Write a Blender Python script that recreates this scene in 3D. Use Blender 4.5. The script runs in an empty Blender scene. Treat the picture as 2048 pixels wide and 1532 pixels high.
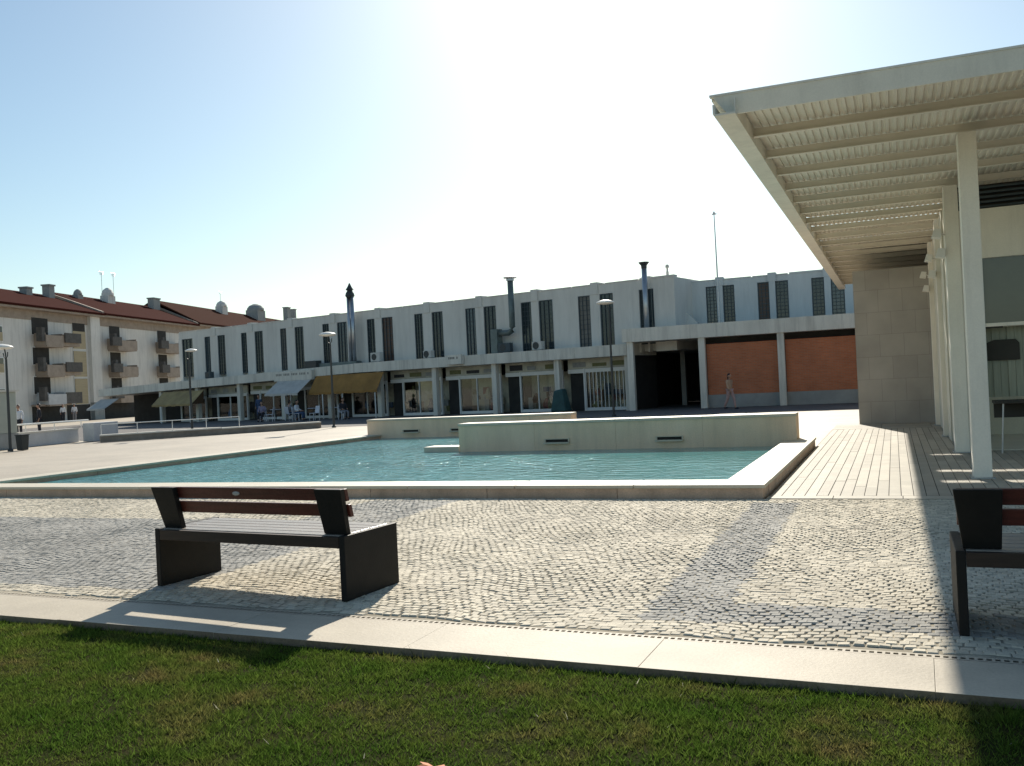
import bpy, math, random
import numpy as np
from mathutils import Matrix, Vector

random.seed(7)
rng = np.random.default_rng(7)
scene = bpy.context.scene
COL = scene.collection
R = math.radians

# ------------------------------------------------------------------ helpers
class MB:
    """collects faces, builds ONE mesh object"""
    def __init__(s):
        s.v = []; s.f = []; s.m = []; s.smooth = False
    def poly(s, pts, mi=0):
        n = len(s.v); s.v += [tuple(p) for p in pts]
        s.f.append(tuple(range(n, n + len(pts)))); s.m.append(mi); return s
    def box(s, x0, x1, y0, y1, z0, z1, mi=0):
        n = len(s.v)
        s.v += [(x0,y0,z0),(x1,y0,z0),(x1,y1,z0),(x0,y1,z0),(x0,y0,z1),(x1,y0,z1),(x1,y1,z1),(x0,y1,z1)]
        for q in ((3,2,1,0),(4,5,6,7),(0,1,5,4),(1,2,6,5),(2,3,7,6),(3,0,4,7)):
            s.f.append(tuple(n+i for i in q)); s.m.append(mi)
        return s
    def hexa(s, p, mi=0):
        """8 points: bottom ring 0-3, top ring 4-7"""
        n = len(s.v); s.v += [tuple(q) for q in p]
        for q in ((3,2,1,0),(4,5,6,7),(0,1,5,4),(1,2,6,5),(2,3,7,6),(3,0,4,7)):
            s.f.append(tuple(n+i for i in q)); s.m.append(mi)
        return s
    def prism(s, pts, d, mi=0):
        """polygon pts (3d) extruded by vector d"""
        n = len(s.v); k = len(pts)
        s.v += [tuple(p) for p in pts] + [tuple(p[i]+d[i] for i in range(3)) for p in pts]
        s.f.append(tuple(n+i for i in reversed(range(k)))); s.m.append(mi)
        s.f.append(tuple(n+k+i for i in range(k))); s.m.append(mi)
        for i in range(k):
            j = (i+1) % k
            s.f.append((n+i, n+j, n+k+j, n+k+i)); s.m.append(mi)
        return s
    def tube(s, pts, r, n=8, mi=0, cap=True):
        rs = r if isinstance(r, (list, tuple)) else [r]*len(pts)
        P = [Vector(p) for p in pts]; base = len(s.v)
        for i, p in enumerate(P):
            t = (P[min(i+1, len(P)-1)] - P[max(i-1, 0)]).normalized()
            a = t.cross(Vector((0,0,1)) if abs(t.z) < .9 else Vector((1,0,0))).normalized(); b = t.cross(a)
            for k in range(n):
                w = 2*math.pi*k/n
                s.v.append(tuple(p + a*math.cos(w)*rs[i] + b*math.sin(w)*rs[i]))
        for i in range(len(P)-1):
            for k in range(n):
                k2 = (k+1) % n
                s.f.append((base+i*n+k, base+i*n+k2, base+(i+1)*n+k2, base+(i+1)*n+k)); s.m.append(mi)
        if cap:
            s.f.append(tuple(base+k for k in reversed(range(n)))); s.m.append(mi)
            s.f.append(tuple(base+(len(P)-1)*n+k for k in range(n))); s.m.append(mi)
        return s
    def lathe(s, prof, c=(0,0,0), n=20, mi=0):
        base = len(s.v)
        for r, z in prof:
            for k in range(n):
                w = 2*math.pi*k/n
                s.v.append((c[0]+r*math.cos(w), c[1]+r*math.sin(w), c[2]+z))
        for i in range(len(prof)-1):
            for k in range(n):
                k2 = (k+1) % n
                s.f.append((base+i*n+k, base+i*n+k2, base+(i+1)*n+k2, base+(i+1)*n+k)); s.m.append(mi)
        s.f.append(tuple(base+k for k in reversed(range(n)))); s.m.append(mi)
        s.f.append(tuple(base+(len(prof)-1)*n+k for k in range(n))); s.m.append(mi)
        return s
    def ball(s, c, r, mi=0, n=10, m=7):
        prof = []
        base = len(s.v)
        for i in range(m+1):
            t = math.pi*i/m
            for k in range(n):
                w = 2*math.pi*k/n
                s.v.append((c[0]+r[0]*math.sin(t)*math.cos(w), c[1]+r[1]*math.sin(t)*math.sin(w), c[2]-r[2]*math.cos(t)))
        for i in range(m):
            for k in range(n):
                k2 = (k+1) % n
                s.f.append((base+i*n+k, base+i*n+k2, base+(i+1)*n+k2, base+(i+1)*n+k)); s.m.append(mi)
        return s
    def mesh(s, name, mats, smooth=False):
        me = bpy.data.meshes.new(name)
        me.from_pydata(s.v, [], s.f)
        for m in (mats if isinstance(mats, (list, tuple)) else [mats]):
            me.materials.append(m)
        me.polygons.foreach_set('material_index', s.m)
        if smooth:
            me.polygons.foreach_set('use_smooth', [True]*len(s.f))
        me.update()
        return me
    def build(s, name, mats, parent=None, smooth=False, bevel=0, loc=None):
        return link(name, s.mesh(name, mats, smooth), parent, bevel, loc)

def link(name, me, parent=None, bevel=0, loc=None):
    o = bpy.data.objects.new(name, me); COL.objects.link(o)
    if parent: o.parent = parent
    if loc: o.location = loc
    if bevel:
        b = o.modifiers.new('Bevel', 'BEVEL'); b.width = bevel; b.segments = 2; b.limit_method = 'ANGLE'
        b.harden_normals = False
    return o

def tag(o, label=None, cat=None, group=None, kind=None):
    if label: o['label'] = label
    if cat: o['category'] = cat
    if group: o['group'] = group
    if kind: o['kind'] = kind
    return o

def thing(name, label, cat, loc=(0,0,0), rz=0, group=None):
    o = bpy.data.objects.new(name, None); COL.objects.link(o)
    o.empty_display_size = .2
    o.location = loc; o.rotation_euler = (0, 0, rz)
    return tag(o, label, cat, group)

def dup(root, loc, rz, label=None, group=None):
    r = root.copy(); COL.objects.link(r); r.location = loc; r.rotation_euler = (0, 0, rz)
    if label: r['label'] = label
    if group: r['group'] = group
    for ch in list(root.children):
        c = ch.copy(); COL.objects.link(c); c.parent = r
        for g in list(ch.children):
            d = g.copy(); COL.objects.link(d); d.parent = c
    return r

# ------------------------------------------------------------------ materials
def mat(name, col, rough=.7, var=.12, scale=3., col2=None, bump=0., bscale=30., metal=0., spec=.4,
        island=0., streak=None, coords='Object', fine=0., drip=0.):
    """principled surface with noise-broken colour"""
    m = bpy.data.materials.new(name); m.use_nodes = True
    nt = m.node_tree; N = nt.nodes; L = nt.links
    bs = N['Principled BSDF']
    bs.inputs['Roughness'].default_value = rough
    bs.inputs['Metallic'].default_value = metal
    bs.inputs['Specular IOR Level'].default_value = spec
    tc = N.new('ShaderNodeTexCoord')
    vec = tc.outputs[coords]
    if streak:
        mp = N.new('ShaderNodeMapping'); mp.inputs['Scale'].default_value = streak
        L.new(vec, mp.inputs['Vector']); vec = mp.outputs['Vector']
    no = N.new('ShaderNodeTexNoise'); no.inputs['Scale'].default_value = scale
    no.inputs['Detail'].default_value = 6; no.inputs['Roughness'].default_value = .65
    L.new(vec, no.inputs['Vector'])
    ra = N.new('ShaderNodeValToRGB'); ra.color_ramp.elements[0].position = .3; ra.color_ramp.elements[1].position = .7
    c2 = col2 if col2 else tuple(c*(1-var) for c in col)
    c1 = col if col2 else tuple(min(1, c*(1+var)) for c in col)
    ra.color_ramp.elements[0].color = (*c2, 1); ra.color_ramp.elements[1].color = (*c1, 1)
    L.new(no.outputs['Fac'], ra.inputs['Fac'])
    out = ra.outputs['Color']
    if fine:
        n2 = N.new('ShaderNodeTexNoise'); n2.inputs['Scale'].default_value = bscale*1.7; n2.inputs['Detail'].default_value = 3
        L.new(tc.outputs[coords], n2.inputs['Vector'])
        hv = N.new('ShaderNodeHueSaturation')
        mr = N.new('ShaderNodeMapRange'); mr.inputs['From Min'].default_value = .3; mr.inputs['From Max'].default_value = .7
        mr.inputs['To Min'].default_value = 1-fine; mr.inputs['To Max'].default_value = 1+fine
        L.new(n2.outputs['Fac'], mr.inputs['Value']); L.new(mr.outputs['Result'], hv.inputs['Value'])
        L.new(out, hv.inputs['Color']); out = hv.outputs['Color']
    if drip:                      # rain streaks running down the wall
        mp2 = N.new('ShaderNodeMapping'); mp2.inputs['Scale'].default_value = (2.6, 2.6, .22); L.new(tc.outputs[coords], mp2.inputs['Vector'])
        n3 = N.new('ShaderNodeTexNoise'); n3.inputs['Scale'].default_value = 1.; n3.inputs['Detail'].default_value = 7; n3.inputs['Roughness'].default_value = .7
        L.new(mp2.outputs[0], n3.inputs['Vector'])
        m3 = N.new('ShaderNodeMapRange'); m3.inputs['From Min'].default_value = .48; m3.inputs['From Max'].default_value = .72
        m3.inputs['To Min'].default_value = 1.; m3.inputs['To Max'].default_value = 1-drip
        h3 = N.new('ShaderNodeHueSaturation'); L.new(n3.outputs['Fac'], m3.inputs['Value']); L.new(m3.outputs['Result'], h3.inputs['Value'])
        L.new(out, h3.inputs['Color']); out = h3.outputs['Color']
    if island:
        ge = N.new('ShaderNodeNewGeometry'); hv = N.new('ShaderNodeHueSaturation')
        mr = N.new('ShaderNodeMapRange'); mr.inputs['To Min'].default_value = 1-island; mr.inputs['To Max'].default_value = 1+island
        L.new(ge.outputs['Random Per Island'], mr.inputs['Value']); L.new(mr.outputs['Result'], hv.inputs['Value'])
        L.new(out, hv.inputs['Color']); out = hv.outputs['Color']
    L.new(out, bs.inputs['Base Color'])
    if bump:
        nb = N.new('ShaderNodeTexNoise'); nb.inputs['Scale'].default_value = bscale; nb.inputs['Detail'].default_value = 4
        L.new(tc.outputs[coords], nb.inputs['Vector'])
        bp = N.new('ShaderNodeBump'); bp.inputs['Strength'].default_value = bump; bp.inputs['Distance'].default_value = .02
        L.new(nb.outputs['Fac'], bp.inputs['Height']); L.new(bp.outputs['Normal'], bs.inputs['Normal'])
    return m

def brickmat(name, c1, c2, mortar, sx, sy, msize=.01, bump=.3, rough=.8):
    m = bpy.data.materials.new(name); m.use_nodes = True
    nt = m.node_tree; N = nt.nodes; L = nt.links; bs = N['Principled BSDF']; bs.inputs['Roughness'].default_value = rough
    tc = N.new('ShaderNodeTexCoord'); se = N.new('ShaderNodeSeparateXYZ'); co = N.new('ShaderNodeCombineXYZ')
    L.new(tc.outputs['Object'], se.inputs[0])
    ad = N.new('ShaderNodeMath'); ad.operation = 'ADD'
    L.new(se.outputs['X'], ad.inputs[0]); L.new(se.outputs['Y'], ad.inputs[1])
    L.new(ad.outputs[0], co.inputs['X']); L.new(se.outputs['Z'], co.inputs['Y'])
    br = N.new('ShaderNodeTexBrick'); br.inputs['Scale'].default_value = 1
    br.inputs['Brick Width'].default_value = sx; br.inputs['Row Height'].default_value = sy
    br.inputs['Mortar Size'].default_value = msize
    br.inputs['Color1'].default_value = (*c1,1); br.inputs['Color2'].default_value = (*c2,1); br.inputs['Mortar'].default_value = (*mortar,1)
    L.new(co.outputs[0], br.inputs['Vector'])
    no = N.new('ShaderNodeTexNoise'); no.inputs['Scale'].default_value = 1.3; no.inputs['Detail'].default_value = 5
    L.new(tc.outputs['Object'], no.inputs['Vector'])
    hv = N.new('ShaderNodeHueSaturation'); mr = N.new('ShaderNodeMapRange')
    mr.inputs['From Min'].default_value = .3; mr.inputs['From Max'].default_value = .7
    mr.inputs['To Min'].default_value = .86; mr.inputs['To Max'].default_value = 1.1
    L.new(no.outputs['Fac'], mr.inputs['Value']); L.new(mr.outputs['Result'], hv.inputs['Value'])
    L.new(br.outputs['Color'], hv.inputs['Color']); L.new(hv.outputs['Color'], bs.inputs['Base Color'])
    bp = N.new('ShaderNodeBump'); bp.inputs['Strength'].default_value = bump; bp.inputs['Distance'].default_value = .01; bp.invert = True
    L.new(br.outputs['Fac'], bp.inputs['Height']); L.new(bp.outputs['Normal'], bs.inputs['Normal'])
    return m

M = {}
M['paving'] = mat('pale_paving', (.42,.365,.29), .65, .18, .35, bump=.25, bscale=14, fine=.12)
M['joint'] = mat('sandy_joint', (.36,.32,.245), .95, .25, 5, spec=.05)
M['cobble'] = mat('pale_cobble', (.56,.50,.39), .8, .18, .45, island=.17, bump=.25, bscale=60, spec=.15)
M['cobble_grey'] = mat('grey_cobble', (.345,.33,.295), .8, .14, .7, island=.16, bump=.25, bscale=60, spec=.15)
M['slab'] = mat('white_slab', (.49,.43,.335), .65, .2, .8, bump=.12, bscale=40, fine=.08, spec=.2)
M['kerbface'] = mat('soil_stained_stone', (.30,.225,.155), .9, .3, 2.5, col2=(.16,.115,.075), fine=.15)
M['rim'] = mat('rim_stone', (.56,.50,.39), .55, .10, 1.4, bump=.15, bscale=30, fine=.07)
M['rimside'] = mat('rim_side_stone', (.58,.40,.28), .7, .22, 2.2, drip=.2, bump=.2, bscale=30, fine=.12)
M['fount'] = mat('fountain_stone', (.86,.66,.48), .65, .12, .9, drip=.15, col2=(.72,.53,.36), bump=.15, bscale=25, streak=(1.2,1.2,.5), fine=.07)
M['rust'] = mat('rusty_stain', (.22,.13,.075), .9, .3, 6)
M['deckp'] = mat('deck_strip', (.375,.34,.275), .7, .12, 2, island=.16, bump=.2, bscale=40, fine=.08)
M['dark'] = mat('dark_gap', (.03,.028,.025), .9)
M['soil'] = mat('lawn_soil', (.024,.034,.009), .95, .3, 3, col2=(.040,.034,.014), spec=.02, bump=.6, bscale=60)
M['white'] = mat('white_paint', (.74,.74,.71), .6, .05, .6, bump=.05, bscale=25, fine=.03)
M['wallup'] = mat('pale_grey_render', (.66,.645,.595), .8, .12, .6, drip=.13, bump=.1, bscale=20, streak=(1,1,.25), fine=.04)
M['wallup2'] = mat('bluish_render', (.55,.585,.58), .8, .12, .6, drip=.13, bump=.1, bscale=20, streak=(1,1,.25), fine=.04)
M['band'] = mat('weathered_white_render', (.68,.655,.58), .75, .16, .7, drip=.35, bump=.08, bscale=20, streak=(1,1,.4), fine=.05)
M['pane'] = mat('dark_window_glass', (.030,.045,.052), .12, .35, 1.2, spec=.6)
M['pane_blue'] = mat('bluish_window_glass', (.055,.085,.11), .1, .3, 1.2, spec=.7)
M['pane_brown'] = mat('window_with_brown_curtain', (.085,.05,.04), .3, .35, 2)
M['pane_blind'] = mat('window_with_blind', (.15,.15,.14), .4, .3, 1.5)
M['lattice'] = mat('dark_window_frame', (.055,.075,.085), .6)
M['shop_in'] = mat('shop_back_wall', (.52,.49,.40), .9, .3, 1.3)
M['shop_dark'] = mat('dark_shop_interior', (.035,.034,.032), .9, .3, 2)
M['olive'] = mat('fascia_panel', (.46,.445,.37), .7, .35, 1.1)
M['brick'] = brickmat('orange_brick', (.54,.175,.075), (.46,.14,.06), (.40,.20,.12), .24, .075)
M['block'] = brickmat('stone_cladding', (.41,.385,.345), (.375,.35,.315), (.29,.27,.245), .62, .62, .006, .2, .7)
M['concrete'] = mat('grey_plinth', (.30,.31,.30), .85, .15, 1.5, bump=.2, bscale=20)
M['cream'] = mat('cream_paint', (.84,.79,.68), .55, .08, .8, drip=.14, bump=.04, bscale=30, fine=.03)
M['creamwall'] = mat('cream_wall', (.64,.61,.50), .7, .07, .8, streak=(1,1,.2), bump=.06, bscale=20, fine=.04)
M['deckmetal'] = mat('corrugated_sheet', (.80,.74,.63), .5, .08, 1.0)
M['joist'] = mat('joist_paint', (.80,.74,.63), .55, .07, 1.0)
M['vent'] = mat('dark_vent', (.045,.042,.035), .8)
M['glass'] = mat('reflective_glass', (.13,.14,.12), .15, .12, .8, spec=.5)
M['blind'] = mat('curtain', (.33,.345,.27), .8, .18, 6, streak=(5,5,.2))
M['lampwhite'] = mat('lamp_white', (.80,.78,.72), .4, .04)
M['polem'] = mat('dark_pole', (.045,.05,.05), .5, .1)
M['steel'] = mat('galvanised_steel', (.42,.44,.46), .35, .12, 4, metal=.8)
M['greensteel'] = mat('green_steel', (.15,.185,.18), .5, .2, 3, metal=.3)
M['bench'] = mat('bench_steel', (.011,.0095,.0085), .6, .3, 5, bump=.08, bscale=60, spec=.25)
M['benchrail'] = mat('bench_dark_wood', (.036,.020,.013), .6, .3, 6, streak=(.6,6,6))
M['benchwood'] = mat('bench_wood', (.085,.018,.012), .45, .35, 5, streak=(.5,6,6), bump=.15, bscale=40)
M['seatwood'] = mat('bench_seat_wood', (.34,.285,.235), .30, .25, 5, streak=(.5,7,7), bump=.15, bscale=40)  # lightened so the colour carries the seat's backlit sheen
M['badge'] = mat('pale_badge', (.45,.40,.36), .4)
M['apt'] = mat('apartment_render', (.67,.65,.61), .8, .08, .4, drip=.3, bump=.05, bscale=10, fine=.04)
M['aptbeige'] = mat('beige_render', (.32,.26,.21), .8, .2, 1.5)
M['shutter'] = mat('beige_shutter', (.40,.33,.21), .7, .15, 1.5, streak=(.3,.3,9))
M['rooftile'] = mat('red_roof_tiles', (.055,.013,.010), 1., .25, 2.5, col2=(.05,.016,.012), spec=.02, streak=(6,1,1), bump=.5, bscale=12)
M['rooftile_brown'] = mat('brown_roof_tiles', (.050,.022,.014), 1., .25, 2.5, col2=(.055,.018,.012), spec=.02, streak=(6,1,1), bump=.5, bscale=12)
M['planter'] = mat('dark_railing', (.085,.08,.075), .8, .3, 3)
M['lowwall'] = mat('low_wall_render', (.50,.51,.52), .8, .12, 1.2, bump=.15, bscale=15, fine=.06)
M['lowstone'] = mat('low_wall_stone', (.26,.22,.18), .85, .25, 2, bump=.3, bscale=10)
M['coping'] = mat('coping_stone', (.66,.62,.54), .6, .1, 2)
M['aw_white'] = mat('white_awning_cloth', (.50,.485,.45), .85, .14, 2)
M['aw_yellow'] = mat('yellow_awning_cloth', (.31,.165,.045), .85, .25, 1.2)
M['aw_olive'] = mat('olive_awning_cloth', (.34,.255,.12), .85, .25, 1.3)
M['aw_brown'] = mat('brown_awning_side', (.08,.045,.022), .8)
M['bin'] = mat('dark_bin', (.035,.04,.04), .6)
M['greenbin'] = mat('green_tarpaulin', (.025,.075,.075), .6, .3, 3)
M['skin'] = mat('skin', (.42,.24,.165), .6, .06, 8)
M['hair'] = mat('dark_hair', (.018,.012,.009), .6, .3, 20)
def cloth(n, c): return mat('cloth_' + n, c, .85, .14, 6, bump=.1, bscale=40)
M['c_tan'] = cloth('tan', (.50,.33,.22)); M['c_pink'] = cloth('dusty_pink', (.46,.31,.29))
M['c_white'] = cloth('white', (.70,.70,.72)); M['c_dark'] = cloth('dark', (.03,.03,.038)); M['c_blue'] = cloth('blue', (.05,.085,.17))
M['c_purple'] = cloth('mauve', (.25,.22,.30)); M['c_grey'] = cloth('grey', (.22,.22,.24))
M['plastic'] = mat('white_plastic', (.62,.62,.66), .5, .05)
M['leaf'] = mat('orange_leaf', (.48,.15,.045), .7, .2, 20)
M['tin'] = mat('sign_face', (.55,.54,.50), .6, .15, 2)
M['letter'] = mat('sign_lettering', (.22,.21,.19), .7)
M['kiosk'] = mat('kiosk_panel', (.42,.44,.38), .7, .1, 1)
GOODS = [mat('goods_' + n, c, .7, .2, 8) for n, c in (('cream',(.5,.45,.33)),('brown',(.16,.09,.05)),('dark',(.04,.04,.045)),
         ('olive',(.17,.17,.08)),('grey',(.30,.31,.31)),('red',(.25,.06,.05)),('blue',(.08,.11,.17)))]

def glass_thin():
    m = bpy.data.materials.new('shop_glass'); m.use_nodes = True
    nt = m.node_tree; N = nt.nodes; L = nt.links; N.remove(N['Principled BSDF'])
    t = N.new('ShaderNodeBsdfTransparent'); t.inputs['Color'].default_value = (.90,.92,.90,1)
    g = N.new('ShaderNodeBsdfGlossy'); g.inputs['Roughness'].default_value = .04
    f = N.new('ShaderNodeFresnel'); f.inputs['IOR'].default_value = 1.5
    mx = N.new('ShaderNodeMixShader')
    L.new(f.outputs[0], mx.inputs[0]); L.new(t.outputs[0], mx.inputs[1]); L.new(g.outputs[0], mx.inputs[2])
    L.new(mx.outputs[0], N['Material Output'].inputs['Surface'])
    return m
M['shopglass'] = glass_thin()

def water_mat():
    m = bpy.data.materials.new('pool_water'); m.use_nodes = True
    nt = m.node_tree; N = nt.nodes; L = nt.links; bs = N['Principled BSDF']
    tc = N.new('ShaderNodeTexCoord')
    n0 = N.new('ShaderNodeTexNoise'); n0.inputs['Scale'].default_value = .35; n0.inputs['Detail'].default_value = 3
    L.new(tc.outputs['Object'], n0.inputs['Vector'])
    ra = N.new('ShaderNodeValToRGB'); ra.color_ramp.elements[0].position = .3; ra.color_ramp.elements[1].position = .7
    ra.color_ramp.elements[0].color = (.075,.255,.26,1); ra.color_ramp.elements[1].color = (.13,.40,.41,1)
    L.new(n0.outputs['Fac'], ra.inputs['Fac']); L.new(ra.outputs['Color'], bs.inputs['Base Color'])
    bs.inputs['Roughness'].default_value = .035; bs.inputs['IOR'].default_value = 1.33
    mp = N.new('ShaderNodeMapping'); mp.inputs['Scale'].default_value = (1., 1.5, 1.)
    L.new(tc.outputs['Object'], mp.inputs['Vector'])
    n1 = N.new('ShaderNodeTexNoise'); n1.inputs['Scale'].default_value = 3.2; n1.inputs['Detail'].default_value = 5; n1.inputs['Distortion'].default_value = .6
    L.new(mp.outputs[0], n1.inputs['Vector'])
    # calmer in the sheltered right-hand arm of the pool
    se = N.new('ShaderNodeSeparateXYZ'); L.new(tc.outputs['Object'], se.inputs[0])
    mr = N.new('ShaderNodeMapRange'); mr.inputs['From Min'].default_value = -5.; mr.inputs['From Max'].default_value = -9.5
    mr.inputs['To Min'].default_value = .25; mr.inputs['To Max'].default_value = 1.
    L.new(se.outputs['X'], mr.inputs['Value'])
    bp = N.new('ShaderNodeBump'); bp.inputs['Distance'].default_value = .11
    L.new(mr.outputs['Result'], bp.inputs['Strength'])
    L.new(n1.outputs['Fac'], bp.inputs['Height']); L.new(bp.outputs['Normal'], bs.inputs['Normal'])
    return m
M['water'] = water_mat()
M['pooltile'] = mat('pool_tile', (.05,.17,.17), .3, .15, 4)

def grass_mat():
    m = bpy.data.materials.new('grass_blades'); m.use_nodes = True
    nt = m.node_tree; N = nt.nodes; L = nt.links; N.remove(N['Principled BSDF'])
    tc = N.new('ShaderNodeTexCoord')
    no = N.new('ShaderNodeTexNoise'); no.inputs['Scale'].default_value = 1.6; no.inputs['Detail'].default_value = 5; no.inputs['Roughness'].default_value = .65
    L.new(tc.outputs['Object'], no.inputs['Vector'])
    ra = N.new('ShaderNodeValToRGB'); e = ra.color_ramp.elements
    e[0].position = .36; e[0].color = (.080,.150,.022,1); e[1].position = .68; e[1].color = (.215,.180,.066,1)
    k = e.new(.52); k.color = (.125,.180,.032,1)
    L.new(no.outputs['Fac'], ra.inputs['Fac'])
    ge = N.new('ShaderNodeNewGeometry'); hv = N.new('ShaderNodeHueSaturation')
    mr = N.new('ShaderNodeMapRange'); mr.inputs['To Min'].default_value = .5; mr.inputs['To Max'].default_value = 1.3
    L.new(ge.outputs['Random Per Island'], mr.inputs['Value']); L.new(mr.outputs['Result'], hv.inputs['Value'])
    L.new(ra.outputs['Color'], hv.inputs['Color'])
    gt = N.new('ShaderNodeMath'); gt.operation = 'GREATER_THAN'; gt.inputs[1].default_value = .9995      # a few dry, bleached blades
    L.new(ge.outputs['Random Per Island'], gt.inputs[0])
    dm = N.new('ShaderNodeMix'); dm.data_type = 'RGBA'; dm.inputs['B'].default_value = (.62,.60,.48,1)
    L.new(gt.outputs[0], dm.inputs['Factor']); L.new(hv.outputs['Color'], dm.inputs['A'])
    d = N.new('ShaderNodeBsdfDiffuse'); t = N.new('ShaderNodeBsdfTranslucent')
    L.new(dm.outputs['Result'], d.inputs['Color']); L.new(dm.outputs['Result'], t.inputs['Color'])
    mx = N.new('ShaderNodeMixShader'); mx.inputs[0].default_value = .45
    L.new(d.outputs[0], mx.inputs[1]); L.new(t.outputs[0], mx.inputs[2])
    L.new(mx.outputs[0], N['Material Output'].inputs['Surface'])
    return m
M['grass'] = grass_mat()

# ------------------------------------------------------------------ camera, sky, sun
cam_d = bpy.data.cameras.new('camera'); cam = bpy.data.objects.new('camera', cam_d); COL.objects.link(cam)
cam_d.sensor_width = 36; cam_d.lens = 1848/2048*36; cam_d.clip_end = 3000; cam_d.clip_start = .05
right = Vector((.92306553,.38157165,-.04850876)); up = Vector((.0452545,.01750329,.99882214)); back = Vector((.38197127,-.92417353,-.00111115))
cam.matrix_world = Matrix(((right.x,up.x,back.x,0),(right.y,up.y,back.y,0),(right.z,up.z,back.z,1.6),(0,0,0,1)))
scene.camera = cam

SUN = Vector((-.44, 1.58, 1.0)).normalized()
el = math.asin(SUN.z); az = math.atan2(SUN.x, SUN.y)
w = bpy.data.worlds.new('World'); scene.world = w; w.use_nodes = True
wn = w.node_tree.nodes; sky = wn.new('ShaderNodeTexSky'); sky.sky_type = 'NISHITA'; sky.sun_disc = False
sky.sun_elevation = el; sky.sun_rotation = az; sky.altitude = 20; sky.air_density = 1.1; sky.dust_density = .62; sky.ozone_density = 2.7
wb = wn.new('ShaderNodeVectorMath'); wb.operation = 'MULTIPLY'; wb.inputs[1].default_value = (.99, 1.03, .95)   # white balance of the sky
w.node_tree.links.new(sky.outputs[0], wb.inputs[0]); w.node_tree.links.new(wb.outputs[0], wn['Background'].inputs[0]); wn['Background'].inputs[1].default_value = .089
sd = bpy.data.lights.new('sun', 'SUN'); sd.energy = 5.0; sd.angle = R(.6); sd.color = (1.,.93,.81)
so = bpy.data.objects.new('sun', sd); COL.objects.link(so); so.rotation_euler = SUN.to_track_quat('Z', 'Y').to_euler()
scene.view_settings.view_transform = 'Standard'; scene.view_settings.look = 'None'; scene.view_settings.gamma = 1
scene.view_settings.exposure = 0.42

# ------------------------------------------------------------------ ground
KS = -.024            # the kerb runs slightly askew to the pool
KANG = math.atan(KS)
POOLX = {12.: -17.0, 20.: -16.37, 26.: -15.9}     # slanted west side of the basin
g = MB()
rows = [(-300,-.058), (4.98,-.058), (5.02,-.014), (12.,-.014), (20.,-.014), (26.,-.014), (900,-.014)]; SK = {4.98: KS, 5.02: KS}
def gx(y): return [-700, POOLX.get(y, -17.0 if y < 13 else -15.9), -8.9, -1.57, 700]
for (ya, za), (yb, zb) in zip(rows[:-1], rows[1:]):
    xa, xb = gx(ya), gx(yb)
    for i in range(4):
        if (ya == 12. and i in (1, 2)) or (ya == 20. and i == 1): continue
        ka, kb = SK.get(ya, 0), SK.get(yb, 0)
        g.poly([(xa[i],ya+ka*max(-60,min(60,xa[i])),za),(xa[i+1],ya+ka*max(-60,min(60,xa[i+1])),za),(xb[i+1],yb+kb*max(-60,min(60,xb[i+1])),zb),(xb[i],yb+kb*max(-60,min(60,xb[i])),zb)])
tag(g.build('ground', M['paving']), kind='structure')

# cobbles: individual stones standing on a sandy bed, laid in shallow fans
tag(MB().poly([(-24,5.57-24*KS,-.008),(9,5.57+9*KS,-.008),(9,11.98,-.008),(-24,11.98,-.008)]).build('cobble_bed', M['joint']), kind='structure')
cv, cf, cm = [], [], []
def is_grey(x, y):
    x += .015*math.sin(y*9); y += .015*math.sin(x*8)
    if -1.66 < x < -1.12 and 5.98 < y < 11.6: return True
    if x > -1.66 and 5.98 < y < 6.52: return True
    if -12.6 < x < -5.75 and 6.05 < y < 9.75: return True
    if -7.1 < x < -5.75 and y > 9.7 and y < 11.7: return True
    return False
j = 0; y = 5.3
SX, SY = .072, .067
def wave(x, y):
    return .055*math.sin(x*3.4+.9*math.sin(y*1.3))+.028*math.sin(x*7.3+1.7*y+1.)+.04*math.sin(x*1.1-.8*y)
while y < 12.3:
    x = -16. + (j % 2)*SX/2
    while x < 4.6:
        yy = y + wave(x, y) + random.uniform(-.007,.007)
        xx = x + .02*math.sin(y*5+x) + random.uniform(-.009,.009)
        sl = (wave(x+.05, y)-wave(x-.05, y))/.1
        x += SX
        if yy < 5.625+KS*xx or yy > 11.93: continue
        a = SX*.5*random.uniform(.86,1.06); b = SY*.5*random.uniform(.90,1.05)
        h = random.uniform(-.0022,.0026)+.004*math.sin(xx*2.3+yy)*math.sin(yy*2.9); tx, ty = random.uniform(-.04,.04), random.uniform(-.05,.05)
        n = len(cv)
        cs = [(-a,-b),(a,-b),(a,b),(-a,b)]
        for k in (1.0, .80):
            for (px, py) in cs:
                qx = px*k*random.uniform(.88,1.06); qy = py*k*random.uniform(.88,1.06)
                z = -.006 if k == 1.0 else h + tx*px + ty*py
                cv.append((xx+qx, yy+qy+qx*sl, z))
        for q in range(4):
            cf.append((n+q, n+(q+1)%4, n+4+(q+1)%4, n+4+q)); cm.append(0)
        cf.append((n+4,n+5,n+6,n+7)); cm.append(0)
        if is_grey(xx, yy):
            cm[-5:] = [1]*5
    y += SY; j += 1
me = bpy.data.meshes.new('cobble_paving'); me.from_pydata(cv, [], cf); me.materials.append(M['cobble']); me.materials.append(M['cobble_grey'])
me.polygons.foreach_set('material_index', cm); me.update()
tag(link('cobble_paving', me), kind='structure')

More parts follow.
